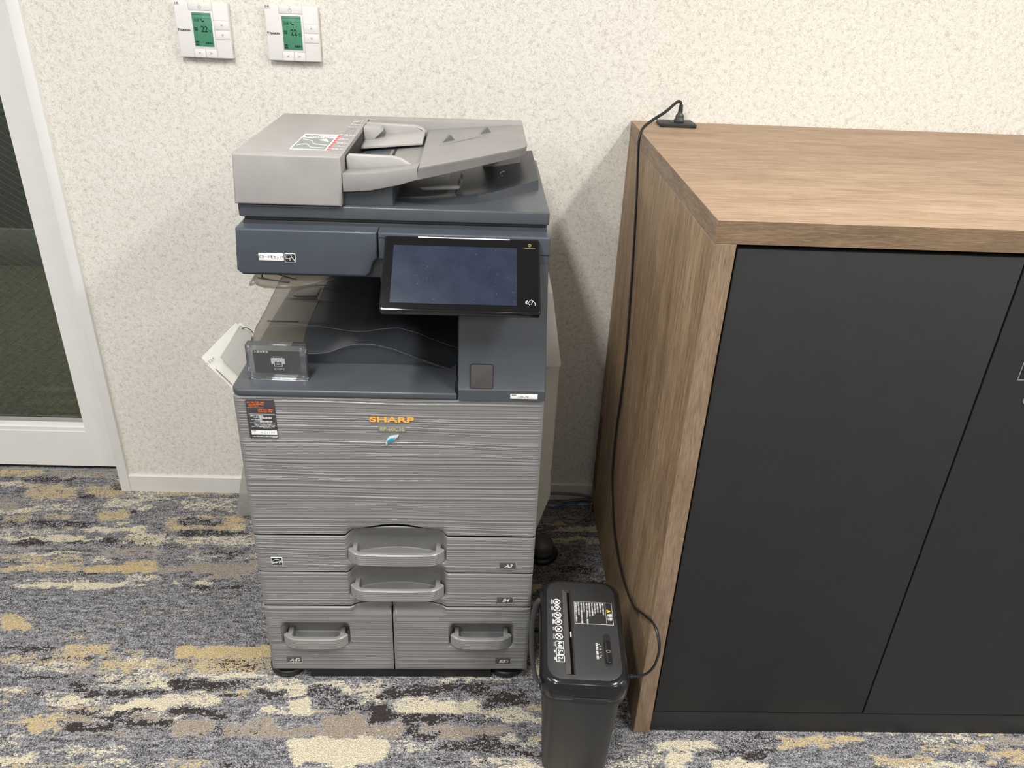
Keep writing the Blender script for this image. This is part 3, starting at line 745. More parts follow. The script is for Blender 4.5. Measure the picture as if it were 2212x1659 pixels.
def dent(a, z):
    D = np.zeros_like(a); flat = np.zeros_like(a)
    for zs, hz, zr, dmax in ((.4600, .372, .3575, .041), (.3565, .270, .2565, .041), (.2560, .222, .2035, .012)):
        w = window(a, .1985, .4045)
        p = smooth(zs - z, 0, .030) * .6 + smooth(zs - z, .012, .055) * .4
        back = 1 - smooth(hz - z, 0, hz - zr)
        bowl = .55 + .45 * np.sin(np.pi * np.clip((a - .1985) / .206, 0, 1))
        D = np.maximum(D, dmax * p * back * w * bowl); flat = np.maximum(flat, w * ((z < zs) & (z > zr)))
    for a0, a1 in ((.0365, .1835), (.4195, .5610)):
        w = window(a, a0, a1, .006)
        p = smooth(.1855 - z, 0, .03) * .7 + smooth(.1855 - z, .01, .05) * .3
        back = 1 - smooth(.122 - z, 0, .018)
        D = np.maximum(D, .036 * p * back * w); flat = np.maximum(flat, w * ((z < .1855) & (z > .100)))
    return D, flat
def front_panel(name, a0, a1, lo, hi, gap=.0019, parent=cop):
    na = max(24, int((a1 - a0) / .005)); A = np.linspace(a0, a1, na + 1)
    mid = np.sin(np.pi * np.clip((A - .198) / .2067, 0, 1)) * .0022
    L, H = lo(A) + gap + (mid if name == 'front_door' else 0), hi(A) - gap
    nz = int((H.max() - L.min()) / .00065); T = np.linspace(0, 1, nz + 1)
    AA = np.repeat(A[None], nz + 1, 0); z0, z1 = L[0], H[0]
    ZZ = z0 + (z1 - z0) * T[:, None] + (L - z0)[None] * (1 - T[:, None]) ** (2 if z1 - z0 < .2 else 6) + (H - z1)[None] * T[:, None] ** (2 if z1 - z0 < .12 else 4)
    D, flat = dent(AA, ZZ)
    em = np.minimum.reduce([AA - a0, a1 - AA, ZZ - L[None], H[None] - ZZ]); edge = .0026 * (1 - np.clip(em / .0032, 0, 1)) ** 2
    fade = smooth(np.minimum(AA - a0, a1 - AA), .002, .010)
    B = D - ripple(AA, ZZ) * (1 - flat) * fade + edge
    V = np.stack([AA.ravel(), B.ravel(), ZZ.ravel()], 1).tolist(); w = na + 1
    idx = np.arange((nz + 1) * w).reshape(nz + 1, w)
    F = np.stack([idx[:-1, :-1], idx[:-1, 1:], idx[1:, 1:], idx[1:, :-1]], -1).reshape(-1, 4).tolist()
    ring = list(idx[0]) + list(idx[1:, -1]) + list(idx[-1, -2::-1]) + list(idx[-2:0:-1, 0]); n0 = len(V)
    for i in ring: V.append((V[i][0], .046, V[i][2]))
    m = len(ring)
    for k in range(m): F.append((int(ring[k]), n0 + k, n0 + (k + 1) % m, int(ring[(k + 1) % m])))
    return pydata(name, V, F, 'panel', parent, angle=50)
one = lambda z: (lambda a: np.full_like(a, z))
pd = front_panel('front_door', 0, PW, G1, one(ZT))
p1 = front_panel('drawer', 0, PW, G2, G1)
p2 = front_panel('drawer', .0005, PW - .0005, G3, G2)
SP = .2862
p3 = front_panel('drawer', 0, SP - .0014, one(ZB), G3)
p4 = front_panel('drawer', SP + .0014, PW, one(ZB), G3)
for G in (G1, G2, G3):                          # dark strip in each joint, standing in for its shade
    bm = bmesh.new(); A = np.linspace(.002, PW - .002, 110); R = []
    z = G(A); b, _f = dent(A, z)
    for x, zz, bb in zip(A, z, b): R.append([bm.verts.new(q) for q in ((x, bb + .0032, zz - .0016), (x, bb + .0032, zz + .0016), (x, bb + .005, zz + .0016), (x, bb + .005, zz - .0016))])
    for p, q in zip(R, R[1:]):
        for k in range(4): bm.faces.new((p[k], q[k], q[(k + 1) % 4], p[(k + 1) % 4]))
    bm.faces.new(R[0][::-1]); bm.faces.new(R[-1]); bmesh.ops.recalc_face_normals(bm, faces=bm.faces)
    finish('joint_shade', bm, 'cab_in', cop)
box('joint_shade', SP - .0012, SP + .0012, .0035, .006, ZB + .002, .2290, 'cab_in', cop, r=0)  # upright joint, its shade put in as a dark strip
def bar_handle(a0, a1, z0, z1, out, parent):
    w = (a1 - a0); path = []
    for t in np.linspace(0, 1, 41):
        e = min(t, 1 - t) * w
        path.append((a0 + w * t, .004 - out * (1 - max(0, 1 - e / .034) ** 2.2) - .003 * math.sin(math.pi * t)))
    sec = []
    h = z1 - z0; ns = 12
    for k in range(ns + 1):
        u = k / ns; sec.append((0 + (.0022 if k in (0, ns) else 0) - (.0007 if k % 2 else 0), z0 + h * u))
    sec += [(.009, z1 - .0005), (.010, z1 - .004), (.010, z0 + .004), (.009, z0 + .0005)]
    bm = bmesh.new(); rings = []
    for i, (x, y) in enumerate(path):
        p, q = path[max(0, i - 1)], path[min(len(path) - 1, i + 1)]
        d = Vector((q[0] - p[0], q[1] - p[1])).normalized(); nrm = Vector((-d.y, d.x))
        rings.append([bm.verts.new((x + nrm.x * s[0], y + nrm.y * s[0], s[1])) for s in sec])
    n = len(sec)
    for A, B in zip(rings, rings[1:]):
        for k in range(n): bm.faces.new((A[k], B[k], B[(k + 1) % n], A[(k + 1) % n]))
    bm.faces.new(rings[0]); bm.faces.new(rings[-1][::-1])
    for x in (a0 + .008, a1 - .019): add_box(bm, x, x + .011, .004 - out * .4, .030, z0 + h * .25, z1 - .001, .002, 2)
    bmesh.ops.recalc_face_normals(bm, faces=bm.faces)
    return finish('handle', bm, 'handle', parent, angle=28)
bar_handle(.1965, .4045, .3635, .3950, .019, p1)
bar_handle(.1965, .4030, .2630, .2935, .019, p2)
bar_handle(.0350, .1815, .1110, .1415, .015, p3)
bar_handle(.4185, .5600, .1125, .1430, .015, p4)
# paper size windows
def size_label(a0, a1, z0, z1, s, parent, mark=False):
    o = box('size_label', a0, a1, -.0016, .002, z0, z1, 'label_dk', parent, r=.0004); tag(o, 'dark paper size label reading ' + s)
    bm = bmesh.new(); add_box(bm, a0, a1 + .0012, -.0022, .001, z0 - .0018, z0, .0004); add_box(bm, a1, a1 + .0012, -.0022, .001, z0 - .001, z1, .0003)
    finish('label_rim', bm, 'pla_grey2', parent)
    xm = (a0 + a1) / 2 + (-.003 if mark else .001); zm = (z0 + z1) / 2
    text('lettering', s, .0125, (xm, -.0019, zm - .0005), FRONT, 'white', parent, sx=1.1, shear=.35, bold=.00012)
    if mark:
        bm = bmesh.new()
        add_tube(bm, [(xm + .0085, -.0019, zm - .0045), (xm + .0085, -.0019, zm + .0042), (xm + .0155, -.0019, zm + .0042), (xm + .0155, -.0019, zm - .001), (xm + .0120, -.0019, zm - .0045), (xm + .0115, -.0019, zm - .0012), (xm + .0150, -.0019, zm - .0008)], .0004, 5, smooth=0)
        finish('paper_mark', bm, 'white', parent)
size_label(.5255, .5610, .3470, .3640, 'A3', p1)
size_label(.5225, .5585, .2470, .2635, 'B4', p2)
size_label(.0365, .0715, .0560, .0735, 'A4', p3, True)
size_label(.5245, .5605, .0545, .0720, 'B5', p4, True)
# energy mark on drawer
em = box('energy_sticker', .0310, .0550, -.0016, .002, .3475, .3725, 'white', p1, r=.0002)
bm = bmesh.new(); add_box(bm, .0320, .0540, -.0020, -.0015, .3525, .3715); add_box(bm, .0320, .0540, -.0020, -.0015, .3485, .3515)
finish('sticker_field', bm, 'ink', p1)
bm = bmesh.new(); add_tube(bm, [(.043 + .0095 * math.cos(a), -.0022, .3590 + .0095 * math.sin(a)) for a in [math.radians(q) for q in range(0, 181, 15)]], .0004, 5, smooth=0)
finish('sticker_arc', bm, 'white', p1)
text('lettering', 'energy', .0082, (.0425, -.0022, .3605), (math.pi / 2, -.2, 0), 'white', p1, shear=.4, bold=.0001, sx=.95)
text('lettering', 'ENERGY STAR', .0030, (.043, -.0022, .3500), FRONT, 'white', p1)
# badge lettering
text('brand_lettering', 'SHARP', .0158, (.3020, -.0020, .7235), FRONT, 'gold', pd, sx=1.85, bold=.0005, ext=.0006)
box('model_plate', .2745, .3295, -.0022, .003, .6955, .7085, 'panel_flat', pd, r=.0006)
text('model_lettering', 'BP-60C36', .0112, (.3020, -.0026, .7020), FRONT, 'gold_dull', pd, sx=1.05, bold=.00008)
def emblem():
    c = [(.2887, .6625), (.2885, .672), (.291, .679), (.296, .6845), (.303, .687), (.3145, .6885), (.3125, .684), (.306, .678), (.299, .6735), (.2935, .6705), (.2905, .666)]
    prism('emblem', c, 'y', -.0042, .001, 'silver', pd, .0012)
    d = [(.2905, .6715), (.2930, .6780), (.2990, .6825), (.3080, .6840), (.3040, .6785), (.2975, .6745)]
    prism('emblem_inlay', d, 'y', -.0062, -.003, 'teal', pd, .0014)
emblem()
# service sticker
def sticker():
    s = empty('service_sticker', (0, 0, 0)); s.parent = pd; tag(s, 'charcoal service sticker with orange and white lettering')
    del s['label']
    return s
st = prism('service_sticker', rrect(.0225, .0775, .6765, .7625, .0025, 4), 'y', -.0018, .001, 'sticker', pd, .0001); tag(st, 'charcoal service sticker with orange and white lettering')
def S_(s, size, x, z, m='white', al='LEFT', **k): return text('lettering', s, size, (x, -.0021, z), FRONT, m, pd, align=al, **k)
S_('よくあるご質問（Q&A）', .0040, .0255, .7570, 'orange', sx=.8, bold=.00012)
S_('お客様の疑問や操作に関する', .0029, .0280, .7525, 'orange', sx=.78, bold=.00008)
S_('情報はこちらから', .0029, .0280, .7492, 'orange', sx=.85, bold=.00008)
S_('保守サービス・消耗品', .0037, .0445, .7410, 'orange', sx=.78, bold=.0001)
S_('注文のご連絡（Web）', .0037, .0445, .7370, 'orange', sx=.80, bold=.0001)
S_('保守サービス連絡先', .0034, .0285, .7268, sx=.82); S_('ナビダイヤル', .0022, .0345, .7232)
S_('0570-051001', .0046, .0460, .7228, bold=.00012, sx=.98)
S_('トナー注文連絡先', .0034, .0285, .7185, sx=.82); S_('ナビダイヤル', .0022, .0345, .7148)
S_('0570-090107', .0046, .0460, .7144, bold=.00012, sx=.98)
S_('※お問合せの際は機種名と機械番号を', .0022, .0330, .7085); S_('お知らせくださいますようお願いします', .0022, .0350, .7062)
S_('保守サービス連絡先', .0026, .0285, .7028); S_('043-299-8210（代表）', .0026, .0500, .7028); S_('受付 9:00-17:30', .0024, .0510, .7000)
S_('シャープマーケティングジャパン株式会社', .0030, .0275, .6798, sx=.88, bold=.0001)
bm = bmesh.new()
for z in (.7310, .7115): add_box(bm, .0265, .0760, -.0021, -.0017, z, z + .0004)
add_box(bm, .0270, .0765, -.0021, -.0017, .6845, .6945); add_box(bm, .0245, .0560, -.0021, -.0017, .7455, .7458)
finish('sticker_field', bm, 'white', pd)
S_('機械番号', .0020, .0285, .6930, 'ink'); S_('A C 1 1 9 0', .0055, .0450, .6895, 'ink_grey', shear=.3)

# body behind the panels
bm = bmesh.new(); add_box(bm, .004, PW - .004, .046, .625, .034, ZT - .002, .004)
finish('body', bm, 'beige', cop)
bm = bmesh.new(); add_box(bm, .010, PW - .010, .0450, .0458, .034, ZT - .004); finish('panel_backing', bm, 'body_dk', cop)
box('base_shade_block', .085, .515, .0060, .05, .0030, .0330, 'body_dk', cop, r=.001)  # dark block standing in for the floor shade under the front
# feet
def foot(x, y, r, name='levelling_foot'):
    return lathe(name, [(r * .98, .0005), (r, .004), (r, .012), (r * .94, .016), (r * .90, .017), (.018, .019), (.018, .0345)], 'rubber', cop, (x, y, 0))
for x, y in ((.028, .048), (.553, .048), (.045, .57), (.555, .57)): foot(x, y, .0450)
# outrigger stabiliser to the right
def stabiliser():
    x, y = .664, .455
    bm = bmesh.new(); add_box(bm, .58, x, y - .022, y + .022, .024, .044, .006, 3)
    o = finish('stabiliser_arm', bm, 'slate_dk', cop)
    lathe('stabiliser_pad', [(.047, .0005), (.05, .006), (.05, .013), (.045, .018), (.02, .02)], 'rubber', cop, (x, y, 0))
    lathe('stabiliser_cap', [(.034, .018), (.0345, .022), (.0345, .046), (.031, .054), (.020, .060), (.006, .0625)], 'body_grey', cop, (x, y, 0))
M['body_grey'] = plain('grey_cap_plastic', (.11, .11, .11), .4)
stabiliser()
# ---- side covers on the right
def cover(name, outline, x_in, mat, b0, b1, r=.004):
    return prism(name, [(x_in, outline[0][1])] + outline + [(x_in, outline[-1][1])], 'y', b0, b1, mat, cop, r)
cover('bypass_tray', [(.604, .960), (.612, .958), (.6395, .800), (.637, .7955)], .597, 'beige', .10, .50, .003)
prism('side_cover', [(.597, .790), (.6395, .7935), (.6445, .775), (.6435, .52), (.6435, .50), (.640, .496), (.6435, .48), (.6445, .425), (.618, .330), (.597, .325)], 'y', .16, .56, 'beige', cop, .004)
box('grip_recess', .6425, .6450, .24, .40, .56, .66, 'pla_tray', cop, r=.001)

# ---- output ledge and column
def ledge():
    bm = bmesh.new()
    add_prism(bm, rrect(-.003, .4295, -.004, .56, [.003, .002, .004, .022], 8), 'z', ZT, .7860, .0042, 4)
    return finish('output_ledge', bm, 'slate2', cop)
ledge()
def column():
    bm = bmesh.new()
    prof = [(-.004, ZT), (-.0045, .7950), (-.0025, .7985), (.006, .830), (.016, .868), (.026, .905), (.040, .975), (.0585, 1.080), (.560, 1.080), (.560, ZT)]
    pts = prof
    add_prism(bm, pts, 'x', .4308, .6005, .0035, 3)
    for v in bm.verts:                         # narrows slightly towards the top on the right
        if v.co.x > .55: v.co.x -= .006 * max(0, (v.co.z - .80) / .29)
    return finish('front_column', bm, 'slate2', cop, angle=28)
column()
bm = bmesh.new(); add_prism(bm, rrect(.4555, .4975, .7985, .8455, .003, 4), 'y', -.002, .012, .0008)
bmesh.ops.rotate(bm, verts=bm.verts, cent=(0, 0, .80), matrix=Matrix.Rotation(-.19, 3, 'X'))
bmesh.ops.translate(bm, verts=bm.verts, vec=(0, -.0022, 0))
o = finish('card_reader_pad', bm, 'card_pad_m' if False else 'strip_dk', cop) if False else None
bz = bmesh.new(); add_prism(bz, rrect(.4545, .4985, .7975, .8465, .0035, 4), 'y', -.0012, .010)
bmesh.ops.rotate(bz, verts=bz.verts, cent=(0, 0, .80), matrix=Matrix.Rotation(-.19, 3, 'X')); bmesh.ops.translate(bz, verts=bz.verts, vec=(0, -.0022, 0)); finish('pad_outline', bz, 'ink', cop, smooth=False)
M['pad'] = plain('brown_grey_pad', (.075, .068, .066), .35, mottled=.08)
o = finish('reader_pad', bm, 'pad', cop); tag(o, 'small brown grey square pad')
box('asset_label', .5325, .5855, -.0062, -.003, .7785, .7880, 'white', cop, r=.0002)
text('lettering', '機械番号', .0024, (.5350, -.0064, .7868), FRONT, 'ink', cop, align='LEFT'); text('lettering', '128-79', .0075, (.5560, -.0064, .7828), FRONT, 'ink_grey', cop, shear=.4)

# ---- paper output tray, a moulded surface
P_a = [.010, .06, .10, .14, .17, .20, .225, .26, .30, .34, .38, .4285]
P_f = [.818, .817, .815, .8145, .819, .832, .8385, .8385, .828, .812, .797, .781]
P_r = [.842, .842, .841, .839, .835, .831, .830, .836, .841, .830, .813, .796]
P_b = [.860, .856, .851, .846, .840, .834, .828, .820, .812, .804, .797, .788]
def prof(a, P):
    return np.interp(a, P_a, P)
def tray_z(a, b):
    f = prof(a, P_f); r = prof(a, P_r); k = prof(a, P_b)
    u = smooth(b, .100, .175); z = f * (1 - u) + r * u
    v = smooth(b, .185, .42); return z * (1 - v) + k * v - .0015 * np.exp(-((b - .186) / .006) ** 2)
def tray(name, a0, a1, b0, b1, mat, dz=0, th=.004):
    A = np.linspace(a0, a1, 60); B = np.linspace(b0, b1, 70)
    k = np.array([1 / 6] * 6)
    AA, BB = np.meshgrid(A, B); Z = tray_z(AA, BB) + dz
    # soften the polyline profile
    for _ in range(3): Z[:, 1:-1] = (Z[:, :-2] + Z[:, 1:-1] * 2 + Z[:, 2:]) / 4
    rib = np.zeros_like(BB)
    for bb_, a_end in ((.305, .22), (.372, .2), (.44, .3)):
        rib += .0022 * np.exp(-((BB - bb_) / .0035) ** 2) * (AA < a_end)
    Z += rib
    n = AA.size; ny, nx = AA.shape
    V = np.stack([AA.ravel(), BB.ravel(), Z.ravel()], 1).tolist()
    idx = np.arange(n).reshape(ny, nx)
    F = np.stack([idx[:-1, :-1], idx[:-1, 1:], idx[1:, 1:], idx[1:, :-1]], -1).reshape(-1, 4).tolist()
    ring = list(idx[0]) + list(idx[1:, -1]) + list(idx[-1, -2::-1]) + list(idx[-2:0:-1, 0])
    for i in ring: V.append((V[i][0], V[i][1], V[i][2] - th))
    m = len(ring)
    for q in range(m): F.append((int(ring[q]), n + q, n + (q + 1) % m, int(ring[(q + 1) % m])))
    return pydata(name, V, F, mat, cop, angle=60)
tray('paper_tray', .112, .4285, .100, .52, 'slate_dk')
tray('tray_extension', .010, .1125, .100, .50, 'smoke_lt', .0005, .003)
bm = bmesh.new()                                # riser wall under the front lip of the tray
xs = np.linspace(.020, .4285, 60); vv = []
for x in xs:
    zt = float(np.interp(x, P_a, P_f)) - .004
    vv.append([bm.verts.new((x, .1165, .7855)), bm.verts.new((x, .104, zt)), bm.verts.new((x, .110, zt + .001)), bm.verts.new((x, .135, .7855))])
for p, q in zip(vv, vv[1:]):
    for k in range(4): bm.faces.new((p[k], q[k], q[(k + 1) % 4], p[(k + 1) % 4]))
bm.faces.new(vv[0][::-1]); bm.faces.new(vv[-1]); bmesh.ops.recalc_face_normals(bm, faces=bm.faces)
finish('tray_riser', bm, 'slate2', cop)
for b_, a0, a1 in ((.186, .028, .092), (.300, .050, .112), (.378, .050, .150)):
    z = float(np.interp((a0 + a1) / 2, P_a, P_r)) + .003 + (b_ - .186) * .045
    box('tray_rib', a0, a1, b_, b_ + .0035, z - .0008, z + .0012, 'slate_dk', cop, r=.0006)
bm = bmesh.new(); add_prism(bm, rrect(.055, .107, .312, .364, .004), 'z', .8515, .8530, .0004)
finish('tray_inset', bm, 'smoke_lt', cop)
tube('tray_bead', [(x, .1002, float(np.interp(x, P_a, P_f)) - .0006) for x in np.linspace(.075, .425, 26)], .0011, 'slate2', cop, n=8, smooth=3)
tube('tray_ridge', [(x, .178, float(np.interp(x, P_a, P_r)) + .0001) for x in np.linspace(.085, .425, 26)], .0009, 'slate2', cop, n=8, smooth=3)
# cavity walls
bm = bmesh.new(); add_box(bm, .10, .4305, .525, .56, .786, 1.02); finish('cavity_back', bm, 'body_dk', cop)
bm = bmesh.new(); add_box(bm, .4285, .4306, .06, .53, .787, 1.01); finish('cavity_side', bm, 'body_dk', cop)

# ---- reader unit
bm = bmesh.new(); add_box(bm, .034, .592, .085, .560, 1.000, 1.092, .003)
finish('scanner_body', bm, 'slate_dk', cop)
bm = bmesh.new()
add_prism(bm, [(.0225, 1.0060), (.0290, .9995), (.2580, .9995), (.2660, 1.0060), (.2730, 1.0270), (.2790, 1.0335), (.2812, 1.0350), (.2812, 1.0845), (.0285, 1.0845)], 'y', .052, .110, .0045, 4)
finish('front_cover', bm, 'slate', cop)
bm = bmesh.new(); add_prism(bm, [(.0215, 1.0020), (.0300, .9940), (.2900, .9950), (.2900, 1.0350), (.0215, 1.0350)], 'y', .062, .112, .002)
finish('cover_shadow_lip', bm, 'slate_dk', cop)
bm = bmesh.new(); add_prism(bm, [(.2832, 1.0345), (.4400, 1.0345), (.4400, .976), (.5975, .976), (.5958, 1.0485), (.5958, 1.0845), (.2832, 1.0845)], 'y', .050, .090, .004, 3)
finish('panel_surround', bm, 'slate', cop)
for q in ((.5300, .5955, 1.0500, 1.0517), (.5300, .5970, .9745, .9765), (.2832, .305, 1.0755, 1.0765)):
    box('seam', q[0], q[1], .0492, .052, q[2], q[3], 'ink', cop, r=0)
bm = bmesh.new(); add_box(bm, .2832, .330, .060, .10, .985, 1.0335, .002); finish('surround_lip', bm, 'slate_dk', cop)
box('card_label', .0655, .1105, .0505, .053, 1.0265, 1.0400, 'white', cop, r=.0002)
text('lettering', 'ICカードをセット!!', .0066, (.0880, .0502, 1.0333), FRONT, 'ink', cop, sx=.80)
bm = bmesh.new(); add_prism(bm, rrect(.1125, .1320, 1.0235, 1.0405, .002, 4), 'y', .0508, .053); finish('card_mark', bm, 'white', cop)
bm = bmesh.new(); add_prism(bm, rrect(.1133, .1312, 1.0243, 1.0397, .0015, 4), 'y', .0504, .0508); finish('card_mark_field', bm, 'ink', cop)
bm = bmesh.new(); add_tube(bm, [(.1215, .0502, 1.0310), (.1150, .0502, 1.0310), (.1150, .0502, 1.0380), (.1250, .0502, 1.0380), (.1250, .0502, 1.0340)], .0005, 5, smooth=0)
add_tube(bm, [(.1215, .0502, 1.0270), (.1220, .0502, 1.0320), (.1245, .0502, 1.0345), (.1285, .0502, 1.0300), (.1300, .0502, 1.0260)], .0005, 5, smooth=0)
finish('card_icon', bm, 'white', cop)
# smoky job tray under the cover
def job_tray():
    pts = [(.196, .098), (.190, .080), (.165, .052), (.135, .034), (.105, .028), (.075, .030), (.058, .042), (.047, .062), (.046, .40), (.196, .40)]
    bm = bmesh.new(); add_prism(bm, pts, 'z', .9800, .9845, .0012); finish('job_tray', bm, 'smoke', cop)
    rim = catmull([(p[0], p[1], .9855) for p in pts[:9]], 6)
    tube('job_tray_rim', rim, .0022, 'smoke', cop, n=8, smooth=0)
    bm = bmesh.new()
    add_tube(bm, [(.057, .062, .9880), (.085, .052, .9880), (.118, .046, .9880)], .0012, 6)
    add_tube(bm, [(.060, .078, .9880), (.066, .062, .9880), (.090, .050, .9885), (.118, .042, .9880)], .0012, 6)
    add_tube(bm, [(.080, .088, .9880), (.105, .072, .9880), (.128, .058, .9880)], .0010, 6)
    finish('tray_stop', bm, 'body_dk', cop)
    box('tray_mount', .17, .40, .16, .50, .9850, .9995, 'body_dk', cop)
job_tray()
M['slate_lt'] = plain('mid_grey_stop', (.17, .165, .165), .5)
# ---- platen lid
bm = bmesh.new(); add_prism(bm, rrect(.0300, .5950, .078, .5200, .006, 4), 'z', 1.0985, 1.1225, .003, 3)
finish('platen_lid', bm, 'slate2', cop)
bm = bmesh.new(); add_prism(bm, rrect(.0360, .5920, .088, .5150, .006, 4), 'z', 1.0860, 1.0990, .002, 2)
finish('platen_frame', bm, 'slate_dk', cop)
# moulded exit tray on the lid
def exit_tray():
    A = np.linspace(.300, .583, 60); T = np.linspace(0, 1, 24); V = []; F = []
    for a in A:
        b0 = float(np.interp(a, [.30, .34, .40, .45, .49, .54, .583], [.122, .112, .106, .120, .148, .196, .240]))
        hgt = float(np.interp(a, [.30, .36, .42, .50, .583], [.0005, .003, .008, .0135, .018]))
        for t in T:
            b = b0 + (.505 - b0) * t
            z = 1.122 + hgt * min(1, (t / .02)) + (.006 * smooth(np.array(a), .45, .58) * t) - .006 * float(smooth(np.array(t), .08, .22)) * float(smooth(np.array(t), .95, .8)) * (1 - float(smooth(np.array(a), .5, .575)))
            V.append((a, b, float(z)))
    nt = len(T)
    for i in range(len(A) - 1):
        for j in range(nt - 1):
            F.append((i * nt + j, (i + 1) * nt + j, (i + 1) * nt + j + 1, i * nt + j + 1))
    n = len(V); idx = np.arange(n).reshape(len(A), nt)
    ring = list(idx[:, 0]) + list(idx[-1, 1:]) + list(idx[-2::-1, -1]) + list(idx[0, -2:0:-1])
    for i in ring: V.append((V[i][0], V[i][1] - (.004 if V[i][1] < .26 else 0), 1.1205))
    m = len(ring)
    for q in range(m): F.append((int(ring[q]), n + q, n + (q + 1) % m, int(ring[(q + 1) % m])))
    o = pydata('exit_tray', V, F, 'slate_dk', cop, angle=40)
exit_tray()
bm = bmesh.new(); add_tube(bm, [(.5150, .300, 1.1440), (.5085, .293, 1.1435), (.5060, .280, 1.1430), (.5100, .266, 1.1425)], .0010, 6)
finish('exit_tray_mark', bm, 'pla_tray', cop)
prism('exit_guide', [(.418, 1.124), (.428, 1.124), (.432, 1.150), (.428, 1.156)], 'y', .17, .23, 'slate2', cop, .001)
prism('exit_lever', [(.352, 1.1475), (.360, 1.1420), (.425, 1.1455), (.428, 1.1490), (.424, 1.1510)], 'y', .135, .150, 'slate_lt', cop, .0012)
# ---- document feeder
HZ = 1.2138
bm = bmesh.new()
add_prism(bm, rrect(.0320, .2190, .070, .0900, .003, 3), 'z', 1.1240, HZ - .003, .0015)
bm.free()
bm = bmesh.new()
add_prism(bm, [(.0285, 1.1245), (.2175, 1.1245), (.2215, 1.165), (.2225, HZ), (.0345, HZ)], 'y', .068, .482, .0045, 4)
finish('feeder_housing', bm, 'pla_grey', cop)
box('feeder_lid_seam', .036, .2220, .0915, .0925, HZ - .0003, HZ + .0002, 'pla_tray', cop, r=0)
bm = bmesh.new(); add_prism(bm, [(.2225, HZ), (.2225, 1.1600), (.4600, 1.1800), (.5560, 1.1950), (.5560, HZ + .0020)], 'y', .4385, .482, .0025, 2)
finish('feeder_back_strip', bm, 'pla_grey', cop)
# sloping document table beyond the joint
def table():
    def zt(x): return 1.1975 + (x - .3555) * (.0165 / .1985)
    top = [(.3565, .068), (.40, .094), (.45, .125), (.50, .160), (.538, .188), (.549, .198), (.5550, .212), (.5560, .232), (.5560, .440), (.3515, .440)]
    bm = bmesh.new()
    a = [bm.verts.new((x, y, zt(x))) for x, y in top]
    b = [bm.verts.new((x - (.003 if y < .3 else 0), y + .004 if y < .3 else y, zt(x) - .0215 + .006 * (x - .3555) / .2)) for x, y in top]
    n = len(top); bm.faces.new(a); bm.faces.new(b[::-1])
    for i in range(n): bm.faces.new((a[i], b[i], b[(i + 1) % n], a[(i + 1) % n]))
    bmesh.ops.recalc_face_normals(bm, faces=bm.faces)
    es = [e for e in bm.edges if all(v in a for v in e.verts)]
    bmesh.ops.bevel(bm, geom=es, offset=.0016, segments=2, affect='EDGES')
    finish('document_table', bm, 'pla_tray', cop, angle=30)
    for x, y in ((.388, .288), (.462, .352)):
        bm = bmesh.new()
        z = zt(x + .013)
        vs = [bm.verts.new(p) for p in ((x, y, z - .002), (x + .026, y + .020, z - .001), (x + .012, y + .014, z + .013), (x + .017, y + .011, z + .012))]
        for f in ((0, 1, 2), (0, 3, 1), (1, 3, 2), (0, 2, 3)): bm.faces.new([vs[i] for i in f])
        bmesh.ops.recalc_face_normals(bm, faces=bm.faces)
        finish('paper_stop', bm, 'slate_lt', cop, smooth=False)
    tube('table_ridge', [(.385, .262, zt(.385) - .0002), (.43, .298, zt(.43) + .0010), (.46, .322, zt(.46) + .0006), (.4955, .349, zt(.495) - .0006)], .0016, 'pla_tray', cop)
table()
# feeding part between housing and table
def feed():
    bm = bmesh.new()
    add_prism(bm, [(.2220, 1.1510), (.27, 1.1545), (.32, 1.1655), (.3555, 1.1770), (.3555, 1.1985), (.30, 1.1905), (.26, 1.1860), (.2220, 1.1835)], 'y', .070, .108, .0025, 2)
    finish('feeder_apron', bm, 'pla_tray', cop)
    bm = bmesh.new(); add_prism(bm, [(.2220, 1.150), (.3555, 1.168), (.3555, 1.1875), (.2220, 1.1720)], 'y', .1085, .437)
    finish('feed_floor', bm, 'pla_tray', cop)
    bm = bmesh.new(); add_prism(bm, [(.2225, 1.1722), (.2850, 1.1796), (.2850, 1.1806), (.2225, 1.1732)], 'y', .16, .37)
    finish('feed_intake', bm, 'slate2', cop)
    bm = bmesh.new(); add_prism(bm, [(.292, 1.1806), (.2965, 1.1812), (.2965, 1.1822), (.292, 1.1816)], 'y', .235, .330); finish('feed_slot', bm, 'ink', cop)
    # two paper guides
    bm = bmesh.new(); add_prism(bm, [(.2235, 1.1800), (.2235, 1.2030), (.2285, 1.2085), (.3060, 1.2075), (.3220, 1.2040), (.3400, 1.1940), (.3540, 1.1850), (.3540, 1.1870)][:7] + [(.3540, 1.1815)], 'y', .112, .124, .0025, 3)
    g = finish('paper_guide', bm, 'pla_grey2', cop)
    bm = bmesh.new(); add_prism(bm, [(.2235, 1.1800), (.2235, 1.2140), (.3260, 1.2120), (.3420, 1.2070), (.3500, 1.1990), (.3480, 1.1850)], 'y', .395, .412, .0025, 3)
    add_box(bm, .2235, .3480, .300, .396, 1.183, 1.189, .0015)
    for v in bm.verts:
        if v.co.y < .3965 and v.co.z < 1.1895: v.co.z += (v.co.x - .2235) * .10 - .004 + max(0, v.co.y - .300) * .06
    finish('paper_guide', bm, 'pla_grey2', cop)
    prism('guide_block', [(.2235, 1.196), (.2235, 1.213), (.258, 1.2125), (.262, 1.206), (.245, 1.190), (.2235, 1.188)], 'y', .350, .392, 'pla_grey2', cop, .0015)
    box('feed_mouth', .2205, .2235, .112, .436, 1.174, 1.205, 'ink', cop, r=0)
feed()
